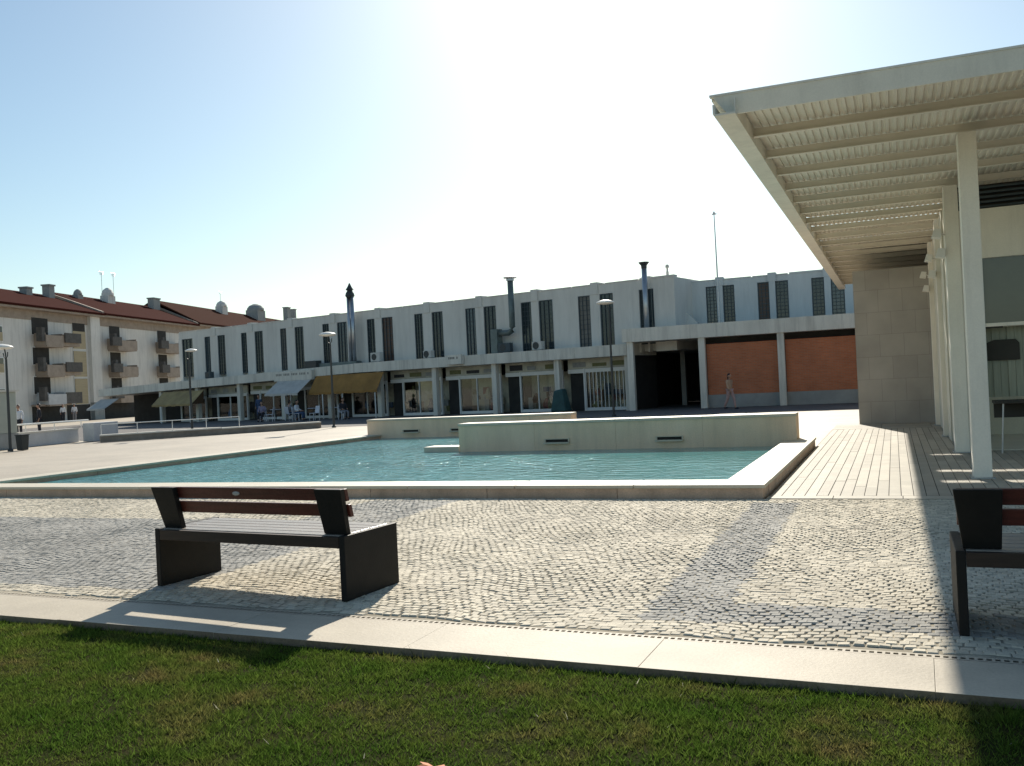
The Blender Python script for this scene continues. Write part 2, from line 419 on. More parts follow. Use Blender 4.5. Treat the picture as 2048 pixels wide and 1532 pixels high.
# kerb of pale slabs along the lawn + slotted drain
k = MB(); x = -24.0
while x < 9:
    k.box(x, x+1.4985, 4.93+random.uniform(-.002,.002), 5.495, -.2, random.uniform(-.002,.002)); x += 1.5
k.m = [1 if i % 6 == 2 else 0 for i in range(len(k.f))]
kerb = tag(k.build('kerb', [M['slab'], M['kerbface']], bevel=.0025), kind='structure'); kerb.rotation_euler = (0,0,KANG)
d = MB(); x = -9.0
d.box(-9, 6, 5.499, 5.565, -.09, -.06, 1)
d.poly([(-9,5.499,.0005),(6,5.499,.0005),(6,5.514,.0005),(-9,5.514,.0005)]); d.poly([(-9,5.552,.0005),(6,5.552,.0005),(6,5.566,.0005),(-9,5.566,.0005)])
while x < 6:
    d.poly([(x,5.514,.0005),(x+.016,5.514,.0005),(x+.016,5.552,.0005),(x,5.552,.0005)]); x += .042
dc = tag(d.build('drain_channel', [M['slab'], M['dark']]), 'long slotted drain channel between the cobbles and the white kerb', 'drain'); dc.rotation_euler = (0,0,KANG)

# deck of narrow strips beside the pool, smooth threshold in front of it
k = MB()
tag(MB().poly([(-1.56,12.0,-.008),(6,12.0,-.008),(6,27.6,-.008),(-1.56,27.6,-.008)]).build('deck_bed', M['dark']), kind='structure')
x = -1.54; 
while x < 6:
    y = 12.26 - random.uniform(0, .0)
    first = True
    while y < 25.5:
        ln = random.uniform(.8,2.2) if first else 2.4
        y1 = min(y+ln, 25.5)
        k.box(x, x+.132, y, y1-.004, -.06, random.uniform(-.001,.003)); y = y1; first = False
    x += .142
tag(k.build('deck', M['deckp']), kind='structure')
k = MB(); x = -1.56
while x < 6:
    k.box(x, x+.79, 11.99, 12.245, -.1, .002); x += .8
y = 25.53
while y < 27.6:
    x = -1.56
    while x < 6: k.box(x, x+1.19, y, y+.585, -.1, .001); x += 1.2
    y += .6
tag(k.build('threshold_slabs', M['deckp']), kind='structure')

# darker paving along the shops
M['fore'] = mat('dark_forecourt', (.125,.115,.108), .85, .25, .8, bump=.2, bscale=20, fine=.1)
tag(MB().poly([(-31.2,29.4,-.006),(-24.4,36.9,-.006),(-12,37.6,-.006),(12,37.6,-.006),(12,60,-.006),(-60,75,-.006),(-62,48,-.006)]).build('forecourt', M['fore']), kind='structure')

# lawn
tag(MB().poly([(-60,-40,-.046),(60,-40,-.046),(60,4.925+60*KS,-.046),(-60,4.925-60*KS,-.046)]).build('lawn', M['soil']), kind='structure')
NT, PB = 30000, 14
tx = rng.uniform(-9.5, 4.5, NT); ty = 4.90 - (rng.random(NT)**1.1)*2.55 + KS*tx
tall = rng.random(NT)
NB = NT*PB
rr = rng.gamma(1.6, .018, NB); ra_ = rng.uniform(0, 2*np.pi, NB)
bx = np.repeat(tx, PB) + rr*np.cos(ra_); lim = 4.922 + KS*bx
by = np.minimum(np.repeat(ty, PB) + rr*np.sin(ra_), lim - .003)
patch = np.sin(bx*2.1+1.3*np.sin(by*3.1))*np.sin(by*2.7+np.sin(bx*1.7))
hgt = (.010 + .020*rng.random(NB))*(1+.30*patch)*np.repeat(.55+.9*tall, PB)*np.where(rng.random(NB) < .02, 1.8, 1.)
ang = rng.uniform(0, 2*np.pi, NB); wd = .0020 + .0024*rng.random(NB)
la = ra_ + rng.normal(0, .7, NB); lean = hgt*rng.uniform(.3, 1.5, NB)
V = np.empty((NB, 3, 3), dtype=np.float32)
V[:,0] = np.stack([bx-np.cos(ang)*wd, by-np.sin(ang)*wd, np.full(NB,-.050)], 1)
V[:,1] = np.stack([bx+np.cos(ang)*wd, by+np.sin(ang)*wd, np.full(NB,-.050)], 1)
V[:,2] = np.stack([bx+np.cos(la)*lean, np.minimum(by+np.sin(la)*lean, lim), -.046+hgt], 1)
gm = bpy.data.meshes.new('grass'); gm.vertices.add(NB*3); gm.loops.add(NB*3); gm.polygons.add(NB)
gm.vertices.foreach_set('co', V.reshape(-1)); gm.loops.foreach_set('vertex_index', np.arange(NB*3, dtype=np.int32))
gm.polygons.foreach_set('loop_start', np.arange(0, NB*3, 3, dtype=np.int32)); gm.polygons.foreach_set('loop_total', np.full(NB, 3, dtype=np.int32))
gm.materials.append(M['grass']); gm.update(calc_edges=True); gm.validate()
tag(link('grass', gm), 'short mown green grass with brownish patches', 'grass', kind='stuff')
# fallen leaf near the bottom of the picture
lf = MB()
pts = []
for i in range(14):
    a = 2*math.pi*i/14; r = .055*(1 + .35*math.cos(5*a))
    pts.append((-1.88+r*1.25*math.cos(a), 3.46+r*math.sin(a), -.008+.012*math.cos(2*a)))
c0 = (-1.88, 3.46, -.004)
for i in range(14): lf.poly([c0, pts[i], pts[(i+1) % 14]])
for i in range(14): lf.poly([(c0[0],c0[1],c0[2]-.004), tuple((p if q < 2 else p-.004) for q, p in enumerate(pts[(i+1)%14])), tuple((p if q < 2 else p-.004) for q, p in enumerate(pts[i]))])
tag(lf.build('fallen_leaf', M['leaf']), 'single curled orange leaf lying on the grass', 'leaf')

# ------------------------------------------------------------------ pool
pool = thing('pool', 'shallow L-shaped ornamental pool with pale stone rim in the square', 'pool', (-9,16,0))
def pl(o): o.matrix_parent_inverse = pool.matrix_basis.inverted(); return o
def wx(y): return -17.0 + (y-12)*(1.1/14)
ZR = .172
rim = MB(); side = MB()
# front rim stones
def stone_run(mb, p, q, wvec, n, z0, z1, mi=0, gap=.004):
    for i in range(n):
        a = [p[k]+(q[k]-p[k])*(i/n) for k in (0,1)]; b = [p[k]+(q[k]-p[k])*((i+1)/n) for k in (0,1)]
        L_ = math.hypot(q[0]-p[0], q[1]-p[1]); ux, uy = (q[0]-p[0])/L_*gap, (q[1]-p[1])/L_*gap
        a = [a[0]+ux, a[1]+uy]; b = [b[0]-ux, b[1]-uy]
        e = random.uniform(-.002,.002)
        mb.hexa([(a[0],a[1],z0),(b[0],b[1],z0),(b[0]+wvec[0],b[1]+wvec[1],z0),(a[0]+wvec[0],a[1]+wvec[1],z0),
                 (a[0],a[1],z1+e),(b[0],b[1],z1+e),(b[0]+wvec[0],b[1]+wvec[1],z1+e),(a[0]+wvec[0],a[1]+wvec[1],z1+e)], mi)
stone_run(rim, (-17.0,12.), (-1.57,12.), (0,.6), 9, .125, ZR)
stone_run(rim, (-1.57,12.603), (-1.57,20.4), (-.57,0), 5, .125, ZR)
stone_run(rim, (wx(12.6)+.0,12.603), (wx(26),26.), (.5,0), 9, .125, ZR)
stp = MB(); stone_run(stp, (-10.6,19.85), (-9.65,19.85), (0,.55), 1, .0, ZR); pl(stp.build('rim_end', M['rim'], pool, bevel=.006))
pl(rim.build('rim', M['rim'], pool, bevel=.006))
stone_run(side, (-16.96,12.022), (-1.595,12.022), (0,.55), 8, -.3, .122)
stone_run(side, (-1.592,12.58), (-1.592,20.36), (-.52,0), 5, -.3, .122)
stone_run(side, (wx(12.6)+.03,12.6), (wx(26)+.03,26.), (.44,0), 5, -.3, .122)
pl(side.build('side_wall', M['rimside'], pool))
fl = MB()
fl.poly([(-17.0,12,-.28),(-1.57,12,-.28),(-1.57,20.4,-.28),(-8.9,20.4,-.28),(-8.9,26.5,-.28),(-15.9,26.5,-.28)])
pl(fl.build('basin_floor', M['pooltile'], pool))
wt = MB().poly([(wx(12.5)+.4,12.5,.045),(-2.05,12.5,.045),(-2.05,20.,.045),(-9.,20.,.045),(-9.,26.2,.045),(wx(26.2)+.4,26.2,.045)])
tag(wt.build('water', M['water']), kind='structure')

def fountain(name, label, x0, x1, y0, y1, top, spouts, dx=.0):
    t = thing(name, label, 'fountain wall', ((x0+x1)/2, y0, 0), 0, 'fountain walls of the pool')
    cx = (x0+x1)/2; b = MB(); n = max(3, int((x1-x0)/1.6)); 
    for i in range(n):
        a = x0+(x1-x0)*i/n; c = x0+(x1-x0)*(i+1)/n
        b.box(a-cx+.002, c-cx-.002, random.uniform(0,.003), y1-y0, -.3, top-.062)
    b.build('wall_body', M['fount'], t)
    c_ = MB()
    for i in range(n):
        a = x0+(x1-x0)*i/n; c = x0+(x1-x0)*(i+1)/n
        c_.box(a-cx+.002, c-cx-.002, -.03, y1-y0+.02, top-.06, top)
    c_.build('coping', M['rim'], t, bevel=.005)
    for sx in spouts:
        s = MB(); u = sx-cx
        s.box(u-.30,u+.30,-.04,-.004,.295,.312); s.box(u-.30,u+.30,-.12,-.004,.20,.232)
        s.box(u-.30,u-.27,-.04,-.004,.233,.294); s.box(u+.27,u+.30,-.04,-.004,.233,.294)
        sp = s.build('spout', M['rim'], t)
        r_ = MB(); r_.box(u-.269,u+.269,-.008,-.004,.233,.294); r_.build('spout_opening', M['dark'], sp)
    return t
fountain('fountain_wall', 'longer cream stone fountain wall with two spouts, nearer the camera', -9.62, -1.9, 19.8, 20.35, .715, (-7.14, -4.55))
fountain('fountain_wall', 'cream stone fountain wall partly hidden behind the nearer one, by the awnings', -15.92, -8.9, 26., 26.5, .665, (-14.3, -12.6, -10.6))

# ------------------------------------------------------------------ benches
def make_bench():
    t = thing('bench', 'dark slatted bench with reddish back slats, in full sun in front of the pool', 'bench', (0,0,0), 0, 'benches on the cobbles')
    W = 2.05
    for s in (0, 1):
        x = 0 if s == 0 else W-.055
        MB().box(x, x+.055, 0, .70, 0, .50).build('leg', M['bench'], t, bevel=.006)
    MB().box(.057, W-.057, .0, .04, .405, .492).build('rear_rail', M['benchrail'], t, bevel=.004)
    MB().box(.057, W-.057, .66, .70, .405, .492).build('front_rail', M['benchrail'], t, bevel=.004)
    for i in range(5):
        y0 = .045 + i*.124
        MB().box(.058, W-.058, y0, y0+.113, .462, .498).build('seat_slat', M['seatwood'], t, bevel=.005)
    yy = lambda z: .13-(z-.5)*.27
    for x0, x1 in ((0., .26), (W-.26, W)):
        ins = .03 if x0 == 0 else -.03
        xa, xb = (x0+.045, x1-.01) if x0 == 0 else (x0+.01, x1-.03)
        MB().hexa([(xa,yy(.5)-.055,.500),(xb,yy(.5)-.055,.500),(xb,yy(.5)-.004,.500),(xa,yy(.5)-.004,.500),
                   (x0,yy(.86)-.055,.86),(x1,yy(.86)-.055,.86),(x1,yy(.86)-.004,.86),(x0,yy(.86)-.004,.86)]).build('back_support', M['bench'], t, bevel=.005)
    def slat(z0, z1, x0, x1):
        b = MB()
        b.hexa([(x0,yy(z0),z0),(x1,yy(z0),z0),(x1,yy(z0)+.04,z0),(x0,yy(z0)+.04,z0),(x0,yy(z1),z1),(x1,yy(z1),z1),(x1,yy(z1)+.04,z1),(x0,yy(z1)+.04,z1)])
        return b.build('back_slat', M['benchwood'], t, bevel=.005)
    slat(.635,.735,.02,W+.005); up_ = slat(.760,.858,.02,W-.005)
    bd = MB(); bd.ball((W*.45, yy(.81)-.003, .81), (.042,.006,.018)); bd.build('badge', M['badge'], up_, smooth=True)
    return t
bench = make_bench(); bench.location = (-5.97, 6.19, 0); bench.rotation_euler = (0,0,R(-5.2))
dup(bench, (.285, 5.97, 0), R(-.3), 'dark bench in the shade of the pavilion canopy, cut by the right edge', 'benches on the cobbles')

# ------------------------------------------------------------------ pavilion on the right
pav = thing('pavilion', 'cream pavilion with deep corrugated canopy on square columns and a stone-clad block', 'building', (0,0,0))
CX0, CX1, CY0, CY1 = -1.62, 7.0, 11.36, 39.0
PIT = 1.37; Y0J = 11.55
# corrugated deck, open in three narrow bays (the light slots)
dk = MB()
slots = [(Y0J+PIT*7+.25, Y0J+PIT*7+.62), (Y0J+PIT*8+.25, Y0J+PIT*8+.62), (Y0J+PIT*10+.25, Y0J+PIT*10+.52)]
cuts = [CY0+.17]
for a, b in slots: cuts += [a, b]
cuts.append(CY1-.02)
prof = []; x = CX0+.02
while x < CX1-.1:
    prof += [(x,4.955),(x+.04,4.955),(x+.05,4.932),(x+.09,4.932)]; x += .10
prof.append((x,4.955))
for i in range(0, len(cuts), 2):
    ya, yb = cuts[i], cuts[i+1]
    for (xa, za), (xb, zb) in zip(prof[:-1], prof[1:]):
        dk.poly([(xa,ya,za),(xa,yb,za),(xb,yb,zb),(xb,ya,zb)])
dk.build('corrugated_soffit', M['deckmetal'], pav)
rf = MB()
for i in range(0, len(cuts), 2): rf.box(CX0-.18, CX1, cuts[i], cuts[i+1], 4.962, 5.0)
rf.build('roof', M['cream'], pav)
k = 0
while Y0J+PIT*k < CY1-.4:
    y = Y0J+PIT*k
    b = MB(); b.box(CX0+.004, CX1, y, y+.012, 4.80, 4.91); b.box(CX0+.004, CX1, y-.035, y+.047, 4.787, 4.80); b.box(CX0+.004, CX1, y+.012, y+.05, 4.895, 4.909)
    b.build('joist', M['joist'], pav); k += 1
fa = MB(); fa.box(-1.935, CX1, CY0+.08, CY0+.16, 4.986, 5.012)
fa.hexa([(-1.72,CY0+.13,4.755),(CX1,CY0+.13,4.755),(CX1,CY0+.16,4.755),(-1.72,CY0+.16,4.755),(-1.90,CY0+.09,4.985),(CX1,CY0+.09,4.985),(CX1,CY0+.15,4.985),(-1.90,CY0+.15,4.985)])
fa.build('front_fascia', M['cream'], pav)
eb = MB(); eb.box(-1.87, CX0, CY0-.02, CY1, 4.722, 4.745); eb.box(-1.885, -1.86, CY0-.021, CY1, 4.746, 4.86); eb.box(CX0-.012, CX0, CY0+.013, CY1, 4.746, 4.94)
eb.box(-1.92, -1.80, CY0+.161, CY1, 4.955, 5.012)
eb.build('edge_beam', M['cream'], pav)
for i in range(4):
    y = 14.03+4.04*i
    c = MB(); c.box(.945,1.175,y,y+.30,.016,4.73)
    cl = c.build('column', M['cream'], pav, bevel=.008)
    bp_ = MB(); bp_.box(.91,1.21,y-.035,y+.335,.003,.0155)
    for bx_ in (.928,1.192):
        for by_ in (y-.018,y+.318): bp_.lathe([(.012,.016),(.012,.03),(.004,.033)], (bx_,by_,0), 6)
    bp_.build('base_plate', M['steel'], cl)
MB().box(-.95, 5.5, 27.6, 38.6, 0, 4.28).build('stone_block', M['block'], pav)
# long west wall: cream panels with recessed vertical joints
ww = MB(); y = 18.52
while y < 27.5:
    ww.box(1.03+random.uniform(0,.035), 1.5, y, y+.77, .0, 4.72); y += .80
ww.build('side_wall', M['creamwall'], pav)
# front facade behind the columns
fy = 18.22
MB().box(1.18, 7, fy, fy+.25, 3.41, 4.28).build('beam', M['cream'], pav, bevel=.006)
vt = MB(); vt.box(1.18,7,fy+.16,fy+.2,4.281,4.725)
vt2 = vt.build('vent_grille', M['vent'], pav)
v = MB()
for i in range(5): v.box(1.18,7,fy+.04,fy+.155,4.30+i*.085,4.335+i*.085)
v.build('louvre', M['lattice'], vt2)
fr = MB(); fr.box(1.18,1.52,fy,fy+.2,0,3.408); fr.box(4.1,4.2,fy,fy+.2,.0,3.408); fr.box(1.521,4.099,fy+.02,fy+.12,2.20,2.26)
fr.build('window_frame', M['cream'], pav)
MB().box(1.521,4.099,fy+.05,fy+.07,2.262,3.408).build('window_pane', M['glass'], pav)
MB().box(1.521,1.80,fy+.02,fy+.13,2.175,2.199).build('blind_rail', M['vent'], pav)
# room behind
rm = MB(); rm.box(1.53,5.4,22.4,22.5,0,3.4); rm.box(1.53,5.4,18.5,22.4,-.05,.012)
rm.build('inner_wall', M['creamwall'], pav)
cu = MB(); x = 1.53
while x < 4: cu.box(x, x+.115, 18.62+.02*(int(x*10) % 2), 18.68+.02*(int(x*10) % 2), .95, 2.20); x += .12
cu.build('curtain', M['blind'], pav)
MB().prism([(1.56,18.58,1.60),(2.08,18.58,1.60),(2.08,18.58,1.90),(2.02,18.58,1.97),(1.68,18.58,1.97),(1.56,18.58,1.92)], (0,.03,0)).build('notice_panel', M['vent'], pav)
# table with dark top and thin metal legs by the window
tb = thing('table', 'dark table with thin metal legs under the pavilion beside the front column', 'table', (1.95,17.75,0))
MB().box(-.38,.9,-.05,.5,.86,.91).build('tabletop', M['vent'], tb, bevel=.004)
MB().box(-.36,.88,.42,.48,.60,.858).build('apron', M['vent'], tb)
for x in (-.30,.10,.82):
    MB().tube([(x,.0,.012),(x+.05,.02,.858)], .014, 6).build('leg', M['steel'], tb)

# floodlights on the columns
def flood(label, x, y, z, dx=-.10):
    t = thing('floodlight', label, 'floodlight', (x, y, z), 0, 'white floodlights on the pavilion columns')
    MB().tube([(0,0,0),(dx*.7,-.02,.05),(dx,-.02,.04)], .016, 6).build('bracket', M['lampwhite'], t)
    h = MB(); 
    h.hexa([(dx-.12,-.14,-.02),(dx+.03,-.14,-.05),(dx+.03,.14,-.05),(dx-.12,.14,-.02),(dx-.07,-.10,.13),(dx+.05,-.10,.11),(dx+.05,.10,.11),(dx-.07,.10,.13)])
    h.build('lamp_head', M['lampwhite'], t, bevel=.01)
nm = {18: 'second', 22: 'third', 26: 'fourth'}
for y in (18.07, 22.11, 26.15):
    o = nm[int(y)]
    flood('higher white floodlight on the %s pavilion column from the front' % o, .944, y+.06, 3.86)
    flood('lower white floodlight on the %s pavilion column from the front' % o, .944, y-.0, 3.5, -.05)

# ------------------------------------------------------------------ market hall: left wing (shops)
ANG = R(-12); SH = (-12.5, 44.9, 0)
shop = thing('shop_building', 'long two-storey white shop building with paired tall dark windows above shaded shopfronts', 'building', SH, ANG)
def dz(x):                       # the old canopy sags with the street towards its far end
    return 0 if x > -18.5 else (x+18.5)*.0215
def canopy_piece(mb, x0, x1, y0, y1, z0, z1):
    a, b = dz(x0), dz(x1)
    mb.hexa([(x0,y0,z0+a),(x1,y0,z0+b),(x1,y1,z0+b),(x0,y1,z0+a),(x0,y0,z1+a),(x1,y0,z1+b),(x1,y1,z1+b),(x0,y1,z1+a)])
cb = MB(); canopy_piece(cb, -18.5, .24, 0, 3.4, 2.76, 3.33); cb.build('canopy', M['band'], shop)
cb = MB(); canopy_piece(cb, -46, -18.503, -.03, 3.4, 2.76, 3.32); cb.build('canopy', M['band'], shop)
for a in range(-18, 0, 3): MB().box(a+.2, a+.215, -.004, -.0005, 2.77, 3.32).build('canopy_joint', M['olive'], shop)
colx = [.09, -4.08, -8.16, -12.42, -16.75, -21., -25.3, -29.7, -34.25, -38.5]
for x in colx:
    MB().box(x-.15, x+.15, .25, .55, -.02, 2.76+dz(x)).build('column', M['band'], shop)
# upper storey front with window openings
wins = [(-37.32,-36.06),(-34.69,-34.05),(-33.22,-32.42),(-30.68,-30.05),(-29.23,-28.41),(-26.65,-26.02),(-25.21,-24.4),(-22.6,-21.98),(-21.25,-20.4),
        (-18.66,-17.97),(-17.39,-16.5),(-14.75,-14.08),(-13.38,-12.56),(-10.87,-10.13),(-9.54,-8.7),(-6.98,-6.28),(-5.79,-4.9),(-3.3,-2.55),(-1.97,-1.17),(.33,.72),(.80,1.15)]
up_ = MB(); edges = [-37.7] + [e for w_ in wins for e in w_] + [2.3]
for i in range(0, len(edges), 2):
    a, b = edges[i], edges[i+1]
    narrow = (b-a) < 1.6
    up_.box(a, b, 1.5-(.03 if narrow else 0), 1.85, 2.9, 6.1)
up_.box(-37.7, 2.3, 1.5, 1.85, 6.101, 6.60)
up_.box(-37.7, 2.3, 1.851, 12, 2.95, 6.58)
# corrugated parapet line and a bump over each pair's middle pier
x = -37.6
while x < 2.2:
    up_.box(x, min(x+1.9, 2.3), 1.47, 1.9, 6.601, 6.66+.03*((int(x*3)) % 2)); x += 2.0
for i in range(2, len(edges)-2, 2):
    a, b = edges[i], edges[i+1]
    if (b-a) < 1.3: up_.box((a+b)/2-.22, (a+b)/2+.22, 1.43, 2.0, 6.102, 6.74)
up_.build('upper_wall', M['wallup'], shop)
# dark back and soffit of the arcade
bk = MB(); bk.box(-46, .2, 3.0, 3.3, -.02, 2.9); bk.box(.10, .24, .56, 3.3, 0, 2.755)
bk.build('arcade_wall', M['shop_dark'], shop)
_wcache = {}
def window(parent, x0, x1, y, z0, z1, lab=None, rows=11):
    wd, ht = round(x1-x0, 2), round(z1-z0, 2)
    key = (wd, ht, rows)
    if key not in _wcache:
        f = MB(); t = .045
        f.box(0,t,0,.06,0,ht); f.box(wd-t,wd,0,.06,0,ht); f.box(t,wd-t,0,.06,0,t); f.box(t,wd-t,0,.06,ht-t,ht)
        for r in range(1, rows): f.box(t,wd-t,.012,.045,ht*r/rows-.012,ht*r/rows+.012)
        for c in (1, 2): f.box(wd*c/3-.01,wd*c/3+.01,.005,.05,t,ht-t)
        p = MB(); p.box(t*.5,wd-t*.5,.062,.08,.01,ht-.01)
        _wcache[key] = (f.mesh('window', M['lattice']), p.mesh('pane', M['pane']))
    fm, pm = _wcache[key]
    o = link('window', fm, parent, loc=(x0, y, z0)); p = link('pane', pm, o)
    kind_ = (0, 0, 1, 0, 2, 0, 0, 1, 0, 0, 0, 3)[len(bpy.data.objects) // 2 % 12]
    if kind_:
        p.data = pm.copy(); p.data.materials[0] = (M['pane'], M['pane_blue'], M['pane_brown'], M['pane_blind'])[kind_]
    if lab: o['label'] = lab
    return o
for a, b in wins:
    window(shop, a+.01, b-.01, 1.515, 3.30, 6.095)

# shopfronts
def shopfront(x0, x1, kind):
    """display window with white frame, door and fascia between two columns"""
    s = dz(x0); top = 2.05 + s
    W_ = x1-x0
    f = MB(); y = 1.15
    dw = .95                                     # door at the left of the bay
    f.box(x0, x0+dw, y, y+.1, top-.05, top+.17); 
    f.box(x0+dw, x0+dw+.09, y-.03, y+.1, .0, top+.18); f.box(x1-.09, x1, y-.03, y+.1, .0, top+.18)
    f.box(x0+dw+.091, x1-.091, y, y+.1, top-.03, top+.17); f.box(x0+dw+.091, x1-.091, y, y+.1, .0, .16)
    if kind == 'bars':
        n = 13
        for i in range(n):
            xx = x0+dw+.12+(W_-dw-.25)*i/(n-1); f.box(xx, xx+.035, y-.02, y+.01, .161, top-.031)
    elif W_ > 3:
        xx = x0+dw+(W_-dw)*.42; f.box(xx, xx+.05, y, y+.08, .161, top-.031)
    o = f.build('shopfront', M['white'], shop)
    MB().box(x0+dw+.092, x1-.092, y+.05, y+.06, .162, top-.032).build('glass', M['shopglass'], o)
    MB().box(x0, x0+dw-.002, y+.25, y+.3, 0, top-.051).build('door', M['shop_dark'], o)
    fa_ = MB(); fa_.box(x0, x1, y+.03, y+.12, top+.181, 2.755+s)
    fa_.build('fascia', M['olive'], o)
    for i in range(3):
        sg = MB(); xx = x0+.3+W_*i/3.2; sg.box(xx, xx+random.uniform(.5,.9), y+.005, y+.028, top+.27, top+.27+random.uniform(.16,.32))
        sg.build('fascia_panel', GOODS[random.choice((2,3,4))], o)
    bw = MB(); bw.box(x0+dw, x1, y+1.2, y+1.25, 0, top+.1); bw.build('display_back', M['shop_in'], o)
    for q in range(13):
        gd = MB()
        xx = random.uniform(x0+dw+.15, x1-.6); w1 = random.uniform(.15,.55); h1 = random.uniform(.2,.8); zz = random.choice((.17,.17,.5,.8,1.1))
        zz = min(zz, top-.12-h1)
        yq = y+.15+.08*q
        if q % 3 == 0: gd.lathe([(w1*.4,zz),(w1*.5,zz+h1*.35),(w1*.3,zz+h1*.8),(w1*.12,zz+h1)], (xx+w1/2,yq+.04,0), 8)
        else: gd.box(xx, xx+w1, yq, yq+.07, zz, zz+h1); gd.box(xx+w1*.1, xx+w1*.9, yq-.012, yq-.001, zz+h1*.55, zz+h1*.9)
        gd.build('display_goods', GOODS[(q*3+int(-x0)) % 7], o)
bays = [(-3.92,-.07,'bars'),(-8.0,-4.25,'w'),(-12.26,-8.32,'w'),(-16.59,-12.58,'w'),(-20.84,-16.91,'d'),(-25.14,-21.16,'d'),(-29.54,-25.46,'d'),(-34.09,-29.86,'d'),(-38.3,-34.41,'d')]
for a, b, kd in bays: shopfront(a, b, kd)
# sign boxes on the canopy edge
def signbox(label, x0, x1, z0, z1):
    t = thing('sign_box', label, 'sign', SH, ANG)
    MB().box(x0, x1, -.32, -.035, z0, z1).build('box', M['band'], t, bevel=.01)
    b = MB(); h = z1-z0
    n = int((x1-x0)/.16)
    for i in range(n):
        xx = x0+.2+(x1-x0-.4)*i/n
        if i % 5 != 4: b.box(xx, xx+.09, -.324, -.3205, z0+h*.55, z0+h*.78)
    b.build('lettering', M['letter'], t)
signbox('long pale sign box with a faded line of lettering, above the white awning', -25.4, -21.9, 2.50, 3.12)
signbox('small pale sign box on the canopy edge right of the yellow awning', -11.05, -9.95, 2.86, 3.40)

# awnings
def awning(label, x0, x1, zt, zb, y0, y1, m, side=None, posts=(), val=.12):
    t = thing('awning', label, 'awning', SH, ANG)
    b = MB(); n = max(4, int((x1-x0)/.45))
    for i in range(n):
        a = x0+(x1-x0)*i/n; c = x0+(x1-x0)*(i+1)/n
        e = .025*(i % 2)
        b.hexa([(a,y1,zb-.02),(c,y1,zb-.02),(c,y0,zt-.02),(a,y0,zt-.02),(a,y1,zb),(c,y1,zb),(c,y0,zt),(a,y0,zt)])
        b.box(a, c-.004, y1-.012, y1-.001, zb-val-e, zb)
    b.build('canopy_cloth', m, t)
    if side:
        for xx in (x0-.01, x1+.002):
            MB().prism([(xx,y1,zb-.03),(xx,y0,zt-.03),(xx,y0,zb-.03)], (.008,0,0)).build('side_cloth', side, t)
    for px in posts:
        MB().tube([(px,y1+.05,0),(px,y1+.05,zb-.021)], .035, 8).build('post', M['white'], t)
    return t
awning('white cloth awning under the long sign box, left of the yellow one', -25.0, -21.95, 2.50, 1.70, -.36, -1.5, M['aw_white'], posts=(-23.2,))
awning('yellow cloth awning over the terrace tables', -21.75, -16.0, 2.70, 1.66, -.06, -.75, M['aw_yellow'], posts=(-20.6,-18.9,-16.2))
awning('olive cloth awning with dark brown side at the far left shop', -37.6, -33.0, 2.22, 1.32, -.1, -1.1, M['aw_olive'], M['aw_brown'], posts=(-36.6,-33.3))
awning('small white awning at the far left end of the shop building', -45.6, -43.2, 1.95, 1.25, -.1, -1.3, M['aw_white'])

# flues, duct and units standing on the canopy
def on_shop(name, label, cat, grp=None): return thing(name, label, cat, SH, ANG, grp)
t = on_shop('exhaust_flue', 'twin-pipe steel flue with a dark conical cowl, rising left of centre', 'flue', 'flues above the shops')
p = MB(); p.tube([(-19.56,.9,3.32),(-19.56,.9,7.65)], .12, 12); p.tube([(-19.26,.9,3.32),(-19.26,.9,7.55)], .12, 12); p.build('pipe', M['steel'], t, smooth=True)
p = MB(); p.lathe([(.22,7.5),(.30,7.62),(.26,7.78),(.16,7.95),(.26,8.0),(.12,8.22),(.03,8.42)], (-19.41,.9,0), 14); p.build('cowl', M['polem'], t)
t = on_shop('exhaust_flue', 'green metal flue with an elbow and flat cap, middle of the three', 'flue', 'flues above the shops')
p = MB(); p.tube([(-8.2,.9,4.45),(-7.45,.9,4.45),(-7.25,.9,4.55),(-7.2,.9,4.75),(-7.2,.9,7.35)], .165, 12); p.build('pipe', M['greensteel'], t, smooth=True)
p = MB(); p.lathe([(.22,7.3),(.22,7.42),(.36,7.44),(.38,7.5),(.1,7.56)], (-7.2,.9,0), 14); p.build('cowl', M['steel'], t)
p = MB(); p.box(-8.55,-8.1,.65,1.2,3.335,4.7); p.build('fan_box', M['greensteel'], t, bevel=.02)
t = on_shop('exhaust_flue', 'slim grey flue with a flared cap, rightmost of the three', 'flue', 'flues above the shops')
p = MB(); p.tube([(.90,1.05,3.42),(.90,1.05,7.2)], .135, 12); p.build('pipe', M['steel'], t, smooth=True)
p = MB(); p.lathe([(.14,7.1),(.15,7.25),(.26,7.38),(.27,7.42),(.1,7.44)], (.90,1.05,0), 14); p.build('cowl', M['polem'], t)
t = on_shop('duct', 'dark horizontal duct lying on the canopy at the foot of the twin flue', 'duct')
p = MB(); p.box(-22.8,-19.0,.75,1.25,3.27,3.52); p.build('duct_run', M['greensteel'], t, bevel=.02)
p = MB(); p.box(-23.4,-22.3,.5,1.0,3.24,3.72); p.build('fan_box', M['polem'], t, bevel=.03)
def unit(x, label, w_=.75, h_=.55, col='tin'):
    t = on_shop('air_conditioner', label, 'air conditioner', 'air conditioners on the canopy')
    p = MB(); p.box(x, x+w_, .55, .88, 3.38+dz(x), 3.38+h_+dz(x)); p.build('casing', M[col], t, bevel=.015)
    p = MB(); p.lathe([(.2,0),(.2,.012)], (0,0,0), 16); o = p.build('fan_grille', M['polem'], t); o.location = (x+w_*.4,.548,3.38+h_/2+dz(x)); o.rotation_euler = (R(90),0,0)
    p = MB(); p.box(x+.06,x+.12,.6,.84,3.32+dz(x),3.38+dz(x)); p.box(x+w_-.12,x+w_-.06,.6,.84,3.32+dz(x),3.38+dz(x)); p.build('foot', M['polem'], t)
